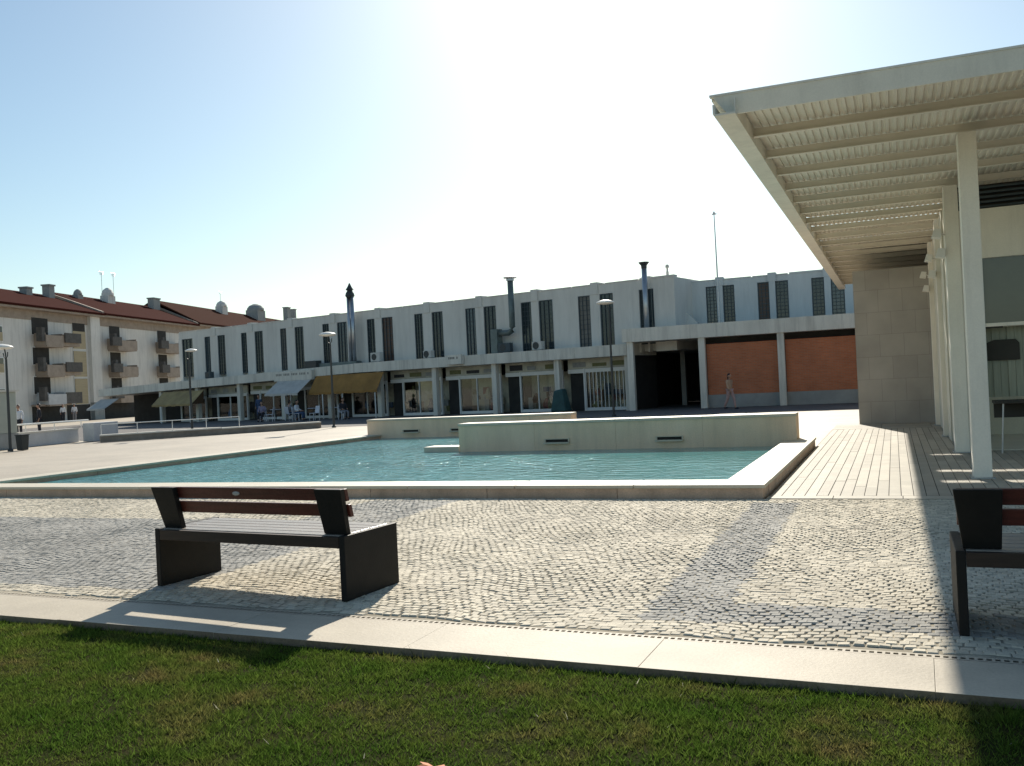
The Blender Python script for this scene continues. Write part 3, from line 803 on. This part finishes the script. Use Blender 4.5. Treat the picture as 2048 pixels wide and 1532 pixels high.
unit(-17.6, 'white air conditioner on the canopy just right of the twin flue')
unit(-13.4, 'small pale air conditioner on the canopy above the bay right of the yellow awning', .6, .42)
unit(-5.75, 'small pale air conditioner on the canopy right of the green flue', .62, .45)
unit(-8.0, 'grey air conditioner on the canopy under the elbow of the green flue', .8, .5, 'lattice')
unit(-33.6, 'small dark air conditioner on the canopy above the olive awning', .6, .45, 'lattice')

# ------------------------------------------------------------------ market hall: right wing (brick)
hall = thing('market_hall', 'bluish white hall with orange brick panels and a dark open passage', 'building', (-8, 44.3, 0))
HX, HY = -8., 44.3
def hb(mb, x0, x1, y0, y1, z0, z1): mb.box(x0-HX, x1-HX, y0-HY, y1-HY, z0, z1)
b = MB(); hb(b, -12.28, 14, 44.12, 49.5, 3.37, 4.03); b.build('canopy', M['band'], hall)
for x in (-11.93, -8.42, -4.77, -1.1, 2.6, 6.3):
    b = MB(); hb(b, x-.15, x+.15, 44.22, 44.52, 0, 3.369); b.build('column', M['band'], hall)
for x0, x1 in ((-8.26,-4.93),(-4.61,-1.26),(-.94,2.44),(2.76,6.14)):
    b = MB(); hb(b, x0, x1, 44.62, 44.85, .62, 3.05); b.build('brick_panel', M['brick'], hall)
b = MB(); hb(b, -8.56, 14, 44.56, 44.95, 0, .615); b.build('plinth', M['concrete'], hall)
b = MB(); hb(b, -8.5, 14, 45.2, 45.3, .0, 3.369); hb(b, -12.2, -8.3, 57, 57.2, 0, 3.36); hb(b, -8.4, -8.27, 45.31, 57, 0, 3.36); hb(b, -12.1,-11.95,48.4,57,0,3.36); hb(b,-12.2,-8.3,49.51,57,3.37,3.5)
b.build('passage_wall', M['shop_dark'], hall)
b = MB(); hb(b, -10.7, -10.45, 50, 50.3, 0, 3.36); hb(b,-9.6,-8.6,50.5,50.7,3.05,3.13); b.build('inner_column', M['concrete'], hall)
rw = [(-10.37,-9.88,5.62),(-8.78,-8.22,4.15),(-7.91,-7.33,4.15),(-6.18,-5.6,4.15),(-5.3,-4.68,4.15),(-3.57,-2.97,4.15),(-2.66,-2.04,4.15),(-.9,-.3,4.15),(.0,.6,4.15)]
u = MB(); e = [-12.2] + [q for r_ in rw for q in r_[:2]] + [14]
for i in range(0, len(e), 2): hb(u, e[i], e[i+1], 48-(.08 if e[i+1]-e[i] < .7 else 0), 48.3, 3.9, 6.12)
hb(u, -10.37, -9.88, 48, 48.3, 3.9, 5.618)
hb(u, -10.4, 14, 48, 48.3, 6.121, 6.42); hb(u, -10.4, 14, 48.301, 58, 4.0, 6.4)
x = -10.; 
while x < 13.5:
    hb(u, x, x+1.72, 47.96, 48.35, 6.421, 6.47+.03*(int(x*2) % 2)); x += 1.8
for x in (-8.06,-5.45,-2.81): hb(u, x-.2, x+.2, 47.9, 48.4, 6.122, 6.56)
u.build('upper_wall', M['wallup2'], hall)
for a, b_, z in rw: window(hall, a-HX+.005, b_-HX-.005, 48.03-HY, z, 6.115, rows=11 if z < 5 else 3)
b = MB(); b.prism([(-12.4-HX,47.2-HY,4.031),(-9.12-HX,47.2-HY,4.031),(-9.12-HX,47.2-HY,4.25),(-10.72-HX,47.2-HY,6.02),(-12.4-HX,47.2-HY,6.02)], (0,.25,0)); b.build('sloping_stair_wall', M['wallup'], hall)

ms = thing('antenna_mast', 'thin tall grey mast with a small crossbar rising from the right hall roof', 'mast', (-7.72,45.5,4.03))
p = MB(); p.tube([(0,0,0),(0,0,2.2),(-.02,0,5.4)], [.05,.04,.022], 8); p.build('pole', M['steel'], ms)
p = MB(); p.tube([(-.12,0,5.36),(.1,0,5.36)], .03, 6); p.lathe([(.03,0),(.05,.05),(.02,.12)], (-.02,0,5.37), 8); p.build('crossbar', M['steel'], ms)
ps = on_shop('roof_vent', 'short thin vent post on the roof corner beside the slim flue', 'vent')
p = MB(); p.lathe([(.08,6.58),(.07,6.95),(.05,7.0),(.05,7.15),(.10,7.18),(.09,7.3),(.03,7.34)], (1.55,2.4,0), 10); p.build('post', M['tin'], ps)

# ------------------------------------------------------------------ street lamps
def lamp(label, x, y, h, hd, rz=0., q=1.):
    t = thing('street_lamp', label, 'street lamp', (x, y, 0), rz, 'street lamps around the square')
    p = MB(); p.lathe([(.10,0),(.10,.06),(.055,.10),(.05,h*.45),(.04,h-.5)], n=10); p.build('pole', M['polem'], t)
    p = MB()
    p.tube([(0,0,h-.52),(-.02,0,h-.3),(-.08,0,h-.02)], .025, 6); p.tube([(0,0,h-.52),(.08,0,h-.40),(.10,0,h-.25)], .02, 6); p.tube([(0,0,h-.52),(-.10,0,h-.42),(-.14,0,h-.28)], .02, 6)
    p.build('bracket', M['polem'], t)
    p = MB(); c = (hd,0,h-.10); p.lathe([(.12*q,-.05*q),(.36*q,-.01),(.40*q,.035*q),(.36*q,.075*q),(.22*q,.13*q),(.06,.16*q)], c, 18); p.build('lamp_head', M['lampwhite'], t, smooth=True)
    return t
lamp('street lamp with a dished white head in front of the barred shopfront', -11.29, 38.71, 5.0, -.15)
lamp('street lamp with a flat white head in front of the yellow awning', -23.88, 36.12, 4.35, -.12)
lamp('street lamp behind the low stone wall, near the olive awning', -30.23, 33.99, 3.95, .15, 0, .7)
lamp('nearest street lamp on the left with a flat head, beside the dark bin', -30.46, 24.6, 3.95, -.20)

# ------------------------------------------------------------------ low walls, rail, bin on the left
t = thing('low_wall', 'rendered grey low wall with a thin white rail on top and an end pillar', 'wall', (0,0,0))
def slab_line(mb, p, q, th, z0, z1, mi=0):
    L_ = math.hypot(q[0]-p[0], q[1]-p[1]); nx, ny = -(q[1]-p[1])/L_*th, (q[0]-p[0])/L_*th
    mb.hexa([(p[0],p[1],z0),(q[0],q[1],z0),(q[0]+nx,q[1]+ny,z0),(p[0]+nx,p[1]+ny,z0),(p[0],p[1],z1),(q[0],q[1],z1),(q[0]+nx,q[1]+ny,z1),(p[0]+nx,p[1]+ny,z1)], mi)
b = MB(); slab_line(b, (-31.9,21.), (-32.85,29.9), .3, 0, .55); b.build('wall_body', M['lowwall'], t)
b = MB(); slab_line(b, (-31.86,21.), (-32.81,29.9), .36, .552, .61); b.build('coping', M['coping'], t)
b = MB(); slab_line(b, (-32.0,29.95), (-32.1,31.4), .6, 0, .80); b.build('end_pillar', M['lowwall'], t, bevel=.01)
b = MB()
b.tube([(-32.05,21,.92),(-33.0,30.6,.92)], .035, 8)
for i in range(7): 
    f = i/6; b.tube([(-32.05-.95*f,21+9.2*f,.60),(-32.05-.95*f,21+9.2*f,.92)], .02, 6)
b.build('rail', M['white'], t)
t = thing('low_wall', 'long low brownish stone wall with pale coping in front of the left shops', 'wall', (0,0,0))
P0, P1, P2 = (-30.75,29.1), (-27.6,32.9), (-24.7,36.3)
b = MB(); slab_line(b, P0, P1, .35, 0, .25); slab_line(b, (P1[0]+.005,P1[1]+.006), P2, .35, 0, .23); b.build('wall_body', M['lowstone'], t)
b = MB(); slab_line(b, (P0[0]+.03,P0[1]-.03), (P1[0]+.03,P1[1]-.03), .42, .252, .31); slab_line(b, (P1[0]+.035,P1[1]-.025), (P2[0]+.03,P2[1]-.03), .42, .233, .29); b.build('coping', M['coping'], t)
b = MB()
b.tube([(-30.9,29.3,.74),(-27.2,33.6,.74)], .022, 6)
for i in range(5): f = i/4; b.tube([(-30.9+3.7*f,29.3+4.3*f,.31),(-30.9+3.7*f,29.3+4.3*f,.74)], .016, 6)
b.build('rail', M['white'], t)
t = thing('litter_bin', 'dark square litter bin at the foot of the nearest left lamp', 'litter bin', (-30.55,25.2,0))
b = MB(); b.hexa([(-.14,-.14,0),(.14,-.14,0),(.14,.14,0),(-.14,.14,0),(-.17,-.17,.56),(.17,-.17,.56),(.17,.17,.56),(-.17,.17,.56)]); b.build('body', M['bin'], t, bevel=.02)
b = MB(); b.box(-.19,.19,-.19,.19,.562,.60); b.build('lid', M['polem'], t, bevel=.02)
t = thing('kiosk', 'pale greenish kiosk side cut off by the left edge of the picture', 'kiosk', (-33.3,25.3,0))
b = MB(); b.box(-1.5,1.18,-1.,1.,0.62,2.25); b.build('cabin', M['kiosk'], t, bevel=.02)
b = MB(); b.box(-1.5,1.20,-1.02,1.02,0,.615); b.build('plinth', M['concrete'], t)
b = MB(); b.box(-1.6,1.26,-1.1,1.1,2.252,2.33); b.build('roof', M['coping'], t)
t = thing('covered_trolley', 'green tarpaulin-covered trolley by the barred shopfront door', 'trolley', (-15.6,44.1,0), ANG)
b = MB(); b.hexa([(-.45,-.35,.10),(.45,-.35,.10),(.45,.35,.10),(-.45,.35,.10),(-.30,-.22,1.15),(.22,-.22,1.25),(.22,.22,1.25),(-.30,.22,1.15)]); b.build('cover', M['greenbin'], t, bevel=.08)
b = MB()
for x in (-.35,.35):
    b.tube([(x,-.36,.06),(x,-.30,.06)], .06, 10)
b.build('wheel', M['polem'], t)

# ------------------------------------------------------------------ apartment terrace far left
AP = (-74., 59.5, 0); APR = math.atan2(.969, -.248)
def apartment(label, t0, t1, eave, ridge, roofm):
    o = thing('apartment_block', label, 'apartment block', AP, APR, 'red-roofed terrace on the left')
    MB().box(t0, t1, 0, 11, 0, eave).build('wall', M['apt'], o)
    r_ = MB()
    r_.hexa([(t0,-.9,eave-.15),(t1,-.9,eave-.15),(t1,5.5,ridge-.12),(t0,5.5,ridge-.12),(t0,-.9,eave+.05),(t1,-.9,eave+.05),(t1,5.5,ridge+.08),(t0,5.5,ridge+.08)])
    r_.hexa([(t0,5.5,ridge-.12),(t1,5.5,ridge-.12),(t1,11.5,eave-.12),(t0,11.5,eave-.12),(t0,5.5,ridge+.08),(t1,5.5,ridge+.08),(t1,11.5,eave+.08),(t0,11.5,eave+.08)])
    ro = r_.build('roof', roofm, o)
    v_ = MB(); v_.hexa([(t1-.35,-.7,eave-.2),(t1+.05,-.7,eave-.2),(t1+.05,5.5,ridge-.05),(t1-.35,5.5,ridge-.05),(t1-.35,-.7,eave+.28),(t1+.05,-.7,eave+.28),(t1+.05,5.5,ridge+.38),(t1-.35,5.5,ridge+.38)])
    v_.build('verge', M['aptbeige'], ro)
    s_ = MB(); s_.box(t0, t1, -.80, -.002, eave-.34, eave-.16); s_.box(t0, t1, -.06, -.002, eave-1.25, eave-.345); s_.build('eave_board_and_shade', M['aptbeige'], o)  # eave board, plus a beige wall band painting in the eave's shade
    return o, ro
def awin(o, t0, t1, z0, z1, m, y=-.03, shut=0.):
    f = MB(); f.box(t0-.08,t1+.08,y-.02,-.001,z0-.08,z1+.08)
    fo = f.build('window', M['white'], o)
    MB().box(t0,t1,y-.045,y-.022,z0,z1).build('pane', m, fo)
    if shut: MB().box(t0,t1,y-.075,y-.047,z0,z0+(z1-z0)*shut).build('shutter', M['shutter'], fo)
def balcony(o, t0, t1, z, mp, dark0=None):
    b = MB(); b.box(t0, t1, -1.3, -.001, z-.18, z); b.box(t0, t1, -1.3, -1.18, z+.001, z+.8); b.box(t0, t0+.1, -1.179, -.001, z+.001, z+1.0); b.box(t1-.1, t1, -1.179, -.001, z+.001, z+1.0)
    bo = b.build('balcony', mp, o)
    MB().box(t0+.1, t1-.1, -1.29, -.01, z-.34, z-.182).build('slab', M['aptbeige'], bo)
    if dark0 is not None:
        d_ = MB(); d_.box(dark0[0], dark0[1], -1.45, -1.31, z+.15, z+1.1)
        d_.build('planting', M['planter'], bo)
    d_ = MB(); d_.box(t0-.45, t0-.02, -1.2, -.6, z+.2, z+1.5); d_.build('drying_rack', M['planter'], bo)
u1, r1 = apartment('leftmost apartment block, with wide balconies above dark shop openings', -14, 14.95, 11.1, 13.4, M['rooftile'])
u2, r2 = apartment('middle apartment block of the terrace with two balcony bays', 15.0, 36., 11.15, 13.8, M['rooftile'])
u3, r3 = apartment('right apartment block of the terrace, mostly hidden behind the shop building roof', 36.05, 95, 11.4, 14.7, M['rooftile_brown'])
for z in (7.6, 4.75, 1.95):
    awin(u1, 4.0, 6.4, z+.9, z+2.5, M['shop_dark']); balcony(u1, 4.3, 7.0, z, M['aptbeige'] if z > 2 else M['lowwall'], (7.05, 9.6) if z > 2 else None)
    b = MB(); b.box(7.1, 9.7, -1.2, -.001, z-.15, z+.0); b.box(7.1,9.7,-1.2,-1.12,z+.001,z+.95); b.build('balcony', M['aptbeige'] if z > 2 else M['planter'], u1)
    awin(u1, 10.3, 12.4, z-.25, z+2.35, M['shop_dark'], shut=.68 if z > 7 else 1.)
    awin(u1, -2.2, -.1, z+.1, z+1.4, M['pane'], shut=.6)
    for (a, c) in ((15.2, 20.4), (25.2, 31.2)):
        awin(u2, a+1.6, a+3.6, z+.2, z+2.4, M['shop_dark'], shut=.3); 
        balcony(u2, a+1.2, c-.2, z, M['aptbeige'], (a+.0, a+1.7))
    for a in (36, 42, 48, 54, 60): awin(u3, a, a+1.8, z+.2, z+2.2, M['pane'], shut=.4)
b = MB(); b.box(12.9, 14.6, -.4, -.001, 1.8, 11.1); b.build('pilaster', M['apt'], u1)
b = MB(); b.box(12.9, 14.6, -.45, -.001, 0, 1.79); b.build('pilaster', M['concrete'], u1)
for a, c in ((3.6, 8.2), (8.9, 12.7), (-6, -1)):
    b = MB(); b.box(a, c, -.08, -.001, 0, 1.65); b.build('shop_opening', M['shop_dark'], u1)
b = MB(); b.box(15.4,32,-.08,-.001,0,1.7); b.build('shop_opening', M['shop_dark'], u2)
b = MB(); b.box(3.4,8.4,-.9,-.09,1.66,1.84); b.build('shop_canopy', M['aptbeige'], u1)
def chimney(ro, t_, y_, w_, z0, z1, dome=False, m='apt'):
    c = MB()
    if dome:
        c.box(t_-w_/2, t_+w_/2, y_-w_/3, y_+w_/3, z0-1.5, z0+(z1-z0)*.45)
        c.lathe([(w_*.46,(z1-z0)*.45),(w_*.45,(z1-z0)*.62),(w_*.33,(z1-z0)*.85),(w_*.12,(z1-z0))], (t_,y_,z0), 14)
    else:
        c.box(t_-w_/2, t_+w_/2, y_-.4, y_+.4, z0-1.5, z1-.15); c.box(t_-w_/2-.08, t_+w_/2+.08, y_-.5, y_+.5, z1-.149, z1)
    c.build('chimney', M[m], ro)
chimney(r1, 9.8, 4.5, .9, 13.0, 13.8, m='concrete'); chimney(r1, 13.4, 4.5, .9, 13.0, 14.4, m='concrete')
chimney(r2, 18.5, 4.5, 1.0, 13.3, 14.4, True, 'concrete'); chimney(r2, 24.3, 4.5, 1.5, 13.4, 15.1, True)
chimney(r2, 34.6, 4.5, 1.6, 13.6, 14.8, m='concrete'); chimney(r3, 53.8, 4.5, 1.7, 14.5, 16.0, True)
chimney(r3, 66., 4.5, 3.0, 14.6, 16.5, True, 'concrete'); chimney(r3, 79.3, 4.5, 1.4, 14.9, 17.0, m='concrete'); chimney(r3, 82.3, 4.5, .9, 14.9, 16.9, m='concrete')
for tt, yy, zz, hh, lab in ((23.2,4.5,13.2,3.7,'thin television aerial left of the large domed chimney'),(25.6,4.5,13.2,3.8,'thin television aerial right of the large domed chimney'),(53.6,4.5,15.8,1.6,'thin television aerial above the second domed chimney')):
    a = thing('aerial', lab, 'aerial', AP, APR, 'television aerials on the red roofs')
    p = MB(); p.tube([(tt,yy,zz),(tt,yy,zz+hh)], .03, 5); p.build('pole', M['steel'], a)
    p = MB()
    for q in range(4): p.tube([(tt-.5+.05*q,yy,zz+hh-.12*q),(tt+.5-.05*q,yy,zz+hh-.12*q)], .018, 4)
    p.build('element', M['steel'], a)

# ------------------------------------------------------------------ people
def skin_mesh(name, verts, edges, radii, root, material, sub=1):
    me = bpy.data.meshes.new(name); me.from_pydata(verts, edges, [])
    o = bpy.data.objects.new(name, me); COL.objects.link(o)
    o.modifiers.new('Skin', 'SKIN'); s = o.modifiers.new('Sub', 'SUBSURF'); s.levels = sub; s.render_levels = sub
    for i, r in enumerate(radii):
        sv = me.skin_vertices[0].data[i]; sv.radius = r if isinstance(r, tuple) else (r, r); sv.use_root = (i == root)
    dg = bpy.context.evaluated_depsgraph_get(); dg.update()
    ev = o.evaluated_get(dg); m2 = bpy.data.meshes.new_from_object(ev)
    bpy.data.objects.remove(o); bpy.data.meshes.remove(me)
    m2.materials.clear(); m2.materials.append(material)
    m2.polygons.foreach_set('use_smooth', [True]*len(m2.polygons))
    m2.name = name
    return m2
def head_mb():
    """shaped head: skull, jaw, nose, ears, eye sockets in one surface"""
    b = MB(); n, m = 16, 14; base = 0
    for i in range(m+1):
        t = math.pi*i/m
        for k in range(n):
            w_ = 2*math.pi*k/n
            x, y, z = math.sin(t)*math.cos(w_), math.sin(t)*math.sin(w_), -math.cos(t)
            rx, ry = .076, .096
            if z < -.2: rx *= 1-.28*(-z-.2); ry *= 1-.12*(-z-.2)
            X, Y, Z = x*rx, y*ry, z*.118
            if y < -.8 and -.35 < z < .12: Y -= .020*(1-abs(x)*1.7) if abs(x) < .35 else 0
            if abs(x) > .9 and abs(z) < .25: X += math.copysign(.014, x)
            if y < -.7 and .0 < z < .22 and .25 < abs(x) < .6: Y += .008
            b.v.append((X, Y, Z))
    for i in range(m):
        for k in range(n):
            k2 = (k+1) % n
            b.f.append((i*n+k, i*n+k2, (i+1)*n+k2, (i+1)*n+k)); b.m.append(0)
    return b
def person(label, loc, rz, pose, h=1.65, shirt='c_white', trousers='c_dark', skirt=False, long_hair=False):
    t = thing('person', label, 'person', loc, rz)
    S = h/1.70
    J = dict(pel=(0,0,.95), sp=(0,.01,1.13), ch=(0,.005,1.31), nk=(0,0,1.45), hb=(0,-.01,1.53))
    for s, q in ((-1,'l'), (1,'r')):
        sw = 1 if s > 0 else -1
        if pose == 'walk':
            J.update({q+'hip':(.09*s,0,.91), q+'kn':(.095*s,-.06-.12*sw,.51), q+'an':(.09*s,.03-.26*sw,.09 if sw > 0 else .13), q+'to':(.10*s,-.11-.26*sw,.035 if sw > 0 else .06),
                      q+'sh':(.165*s,0,1.39), q+'el':(.215*s,.05+.10*sw,1.13), q+'wr':(.21*s,-.04+.15*sw,.91)})
        elif pose == 'sit':
            J.update({q+'hip':(.09*s,0,.46), q+'kn':(.11*s,-.42,.48), q+'an':(.11*s,-.40,.09), q+'to':(.12*s,-.54,.035),
                      q+'sh':(.165*s,.03,.93), q+'el':(.22*s,-.02,.68), q+'wr':(.15*s,-.26,.62)})
        else:
            J.update({q+'hip':(.09*s,0,.91), q+'kn':(.10*s,-.015,.50), q+'an':(.105*s,.02,.09), q+'to':(.12*s,-.12,.035),
                      q+'sh':(.165*s,0,1.39), q+'el':(.225*s,.03,1.12), q+'wr':(.215*s,-.05,.89)})
    if pose == 'sit': J.update(pel=(0,0,.50), sp=(0,.03,.67), ch=(0,.035,.85), nk=(0,.02,.99), hb=(0,.0,1.07))
    V, E, RR, ix = [], [], [], {}
    def add(k, p, r, par=None):
        ix[k] = len(V); V.append(tuple(c*S for c in p)); RR.append(tuple(c*S for c in r) if isinstance(r, tuple) else r*S)
        if par: E.append((ix[par], ix[k]))
    add('pel', J['pel'], (.13,.10)); add('sp', J['sp'], (.115,.085), 'pel'); add('ch', J['ch'], (.135,.095), 'sp'); add('nk', J['nk'], .052, 'ch'); add('hb', J['hb'], .05, 'nk')
    for q in 'lr':
        s = -1 if q == 'l' else 1
        add(q+'sh', J[q+'sh'], .055, 'ch'); add(q+'el', J[q+'el'], .040, q+'sh'); add(q+'wr', J[q+'wr'], .026, q+'el')
        wv = Vector(J[q+'wr']); dr = (wv-Vector(J[q+'el'])).normalized()
        pm = wv+dr*.07; add(q+'pm', pm, (.034,.018), q+'wr')
        for i, (off, ln) in enumerate(((-.027,.062),(-.009,.075),(.009,.070),(.027,.055))):
            f1 = pm + dr*ln*.62 + Vector((0,off,0)); f2 = f1 + dr*ln*.5 + Vector((-s*.012,0,0))
            add(q+'f%d' % i, f1, .0095, q+'pm'); add(q+'g%d' % i, f2, .008, q+'f%d' % i)
        th = wv+dr*.035+Vector((-s*.012,-.035,0)); add(q+'t', th, .0105, q+'wr'); add(q+'u', th+dr*.03+Vector((0,-.008,0)), .009, q+'t')
        add(q+'hip', J[q+'hip'], .085, 'pel'); add(q+'kn', J[q+'kn'], .055, q+'hip'); add(q+'an', J[q+'an'], .036, q+'kn'); add(q+'to', J[q+'to'], .032, q+'an')
    bm_ = skin_mesh('body', V, E, RR, 0, M['skin'])
    hv = head_mb(); hz = J['hb']; off = (hz[0]*S, (hz[1]-.012)*S, (hz[2]+.095)*S)
    b = MB(); b.v = [tuple(v.co) for v in bm_.vertices]; b.f = [tuple(p.vertices) for p in bm_.polygons]; b.m = [0]*len(b.f)
    n0 = len(b.v); b.v += [(x*S+off[0], y*S+off[1], z*S+off[2]) for x, y, z in hv.v]; b.f += [tuple(i+n0 for i in f) for f in hv.f]; b.m += [0]*len(hv.f)
    b.build('body', M['skin'], t, smooth=True)
    # hair
    hh = MB(); hh.ball((off[0], off[1]+.016*S, off[2]+.022*S), (.086*S,.098*S,.112*S), n=14, m=10)
    if long_hair: hh.ball((off[0], off[1]+.055*S, off[2]-.10*S), (.075*S,.05*S,.15*S))
    # trim the hair off the face
    keep = []
    for f in hh.f:
        c = [sum(hh.v[i][k] for i in f)/len(f) for k in range(3)]
        if not (c[1]-off[1] < -.045*S and c[2]-off[2] < .055*S) and not (c[2]-off[2] < -.045*S and c[1] < off[1]+.03*S): keep.append(f)
    hh.f = keep; hh.m = [0]*len(keep)
    hh.build('hair', M['hair'], t, smooth=True)
    # eyes, mouth
    ey = MB()
    for s in (-1, 1): ey.ball((off[0]+s*.030*S, off[1]-.082*S, off[2]+.012*S), (.011*S,.008*S,.006*S), n=6, m=4)
    ey.build('eye', M['hair'], t)
    # clothes
    V2, E2, R2, ix = [], [], [], {}
    def add2(k, p, r, par=None):
        ix[k] = len(V2); V2.append(tuple(c*S for c in p)); R2.append(tuple(c*S for c in r) if isinstance(r, tuple) else r*S)
        if par: E2.append((ix[par], ix[k]))
    lerp = lambda a, c, f: tuple(a[i]+(c[i]-a[i])*f for i in range(3))
    add2('p', lerp(J['pel'], J['sp'], -.15), (.155,.125)); add2('s', J['sp'], (.155,.125), 'p'); add2('c', J['ch'], (.17,.13), 's'); add2('n', lerp(J['ch'], J['nk'], .72), (.075,.07), 'c')
    for q in 'lr': add2(q+'s', J[q+'sh'], .072, 'c'); add2(q+'e', J[q+'el'], .056, q+'s'); add2(q+'w', lerp(J[q+'el'], J[q+'wr'], .8), .042, q+'e')
    link('shirt', skin_mesh('shirt', V2, E2, R2, 0, M[shirt]), t)
    V2, E2, R2, ix = [], [], [], {}
    add2('p', J['pel'], (.128,.112))
    for q in 'lr': add2(q+'h', J[q+'hip'], .102, 'p'); add2(q+'k', J[q+'kn'], .075, q+'h'); add2(q+'a', lerp(J[q+'kn'], J[q+'an'], .9), .058, q+'k')
    link('trousers', skin_mesh('trousers', V2, E2, R2, 0, M[trousers]), t)
    for q in 'lr':
        a, c = J[q+'an'], J[q+'to']; sh_ = MB()
        mid = lerp(a, c, .55); sh_.ball((mid[0]*S, mid[1]*S, .042*S+max(0,(c[2]-.035))*S), (.047*S,.135*S,.046*S), n=10, m=6); sh_.build('shoe', M['c_dark'], t, smooth=True)
    return t
person('woman with dark hair in tan top and pinkish trousers walking past the brick panels', (-6.86,42.17,0), R(60), 'walk', 1.56, 'c_tan', 'c_pink', long_hair=True)
person('person in white top standing behind the low wall by the nearest left lamp', (-42.5,34.9,0), R(20), 'stand', 1.72, 'c_white', 'c_dark')
person('person in dark jacket standing beside the white-topped one near the left lamp', (-44.2,37.6,0), R(-30), 'stand', 1.74, 'c_dark', 'c_dark')
person('person in white shirt and black trousers before the shops under the beige balconies', (-73.6,65.3,0), R(60), 'stand', 1.7, 'c_white', 'c_dark')
person('person in white shirt and grey trousers before the shops under the beige balconies', (-73.9,66.9,0), R(40), 'stand', 1.7, 'c_white', 'c_grey')
# terrace in front of the shops
def lw(x, y):
    ca, sa = math.cos(ANG), math.sin(ANG)
    return (SH[0]+x*ca-y*sa, SH[1]+x*sa+y*ca, 0)
person('standing person in blue in the shop doorway left of the white awning', lw(-27.6, .2), R(10), 'stand', 1.66, 'c_blue', 'c_blue')
def chair():
    t = thing('chair', '', 'chair', (0,0,0), 0, 'plastic chairs on the terrace')
    MB().box(-.22,.22,-.22,.22,.42,.45).build('seat', M['plastic'], t, bevel=.01)
    b = MB(); b.hexa([(-.22,.19,.451),(.22,.19,.451),(.22,.22,.451),(-.22,.22,.451),(-.20,.26,.86),(.20,.26,.86),(.20,.29,.86),(-.20,.29,.86)]); b.build('backrest', M['plastic'], t, bevel=.01)
    for x in (-.19,.19):
        for y in (-.19,.19): MB().tube([(x*1.1,y*1.1,0),(x,y,.42)], .02, 6).build('leg', M['plastic'], t)
    return t
def cafe_table(label, p):
    t = thing('cafe_table', label, 'table', p, 0, 'tables on the terrace')
    MB().lathe([(.36,.70),(.38,.715),(.36,.73)], n=18).build('tabletop', M['plastic'], t)
    MB().lathe([(.22,0),(.22,.03),(.035,.05),(.03,.70)], n=12).build('pedestal', M['polem'], t)
ch0 = chair(); first = True
spots = [(-24.5,-2.2,20,'white plastic chair at the left end of the terrace under the white awning'),
         (-23.3,-2.6,-70,'white plastic chair under the white awning, right of its post'),
         (-22.4,-1.8,160,'white plastic chair between the white and yellow awnings, backing onto the square'),
         (-21.2,-2.3,100,'white plastic chair under the left end of the yellow awning'),
         (-19.6,-2.4,-20,'white plastic chair beside the middle post of the yellow awning'),
         (-17.6,-2.0,60,'white plastic chair under the right end of the yellow awning')]
for x, y, a, lab in spots:
    if first: ch0.location = lw(x, y); ch0.rotation_euler = (0,0,R(a)); ch0['label'] = lab; first = False
    else: dup(ch0, lw(x, y), R(a), lab)
cafe_table('round white terrace table under the white awning', lw(-23.9,-1.6)); cafe_table('round white terrace table under the left half of the yellow awning', lw(-20.4,-1.7)); cafe_table('round white terrace table under the right half of the yellow awning', lw(-18.4,-1.8))
def seated(label, x, y, a, sh_, tr): 
    person(label, lw(x, y), R(a), 'sit', 1.68, sh_, tr)
seated('seated person in mauve top at the left end of the terrace under the white awning', -24.5,-2.2,20,'c_purple','c_dark')
seated('seated person in grey top between the white and yellow awnings', -22.4,-1.8,160,'c_grey','c_blue')
seated('seated person in white top under the left end of the yellow awning', -21.2,-2.3,100,'c_white','c_blue')
seated('seated person in dark top under the right end of the yellow awning', -17.6,-2.0,60,'c_dark','c_grey')
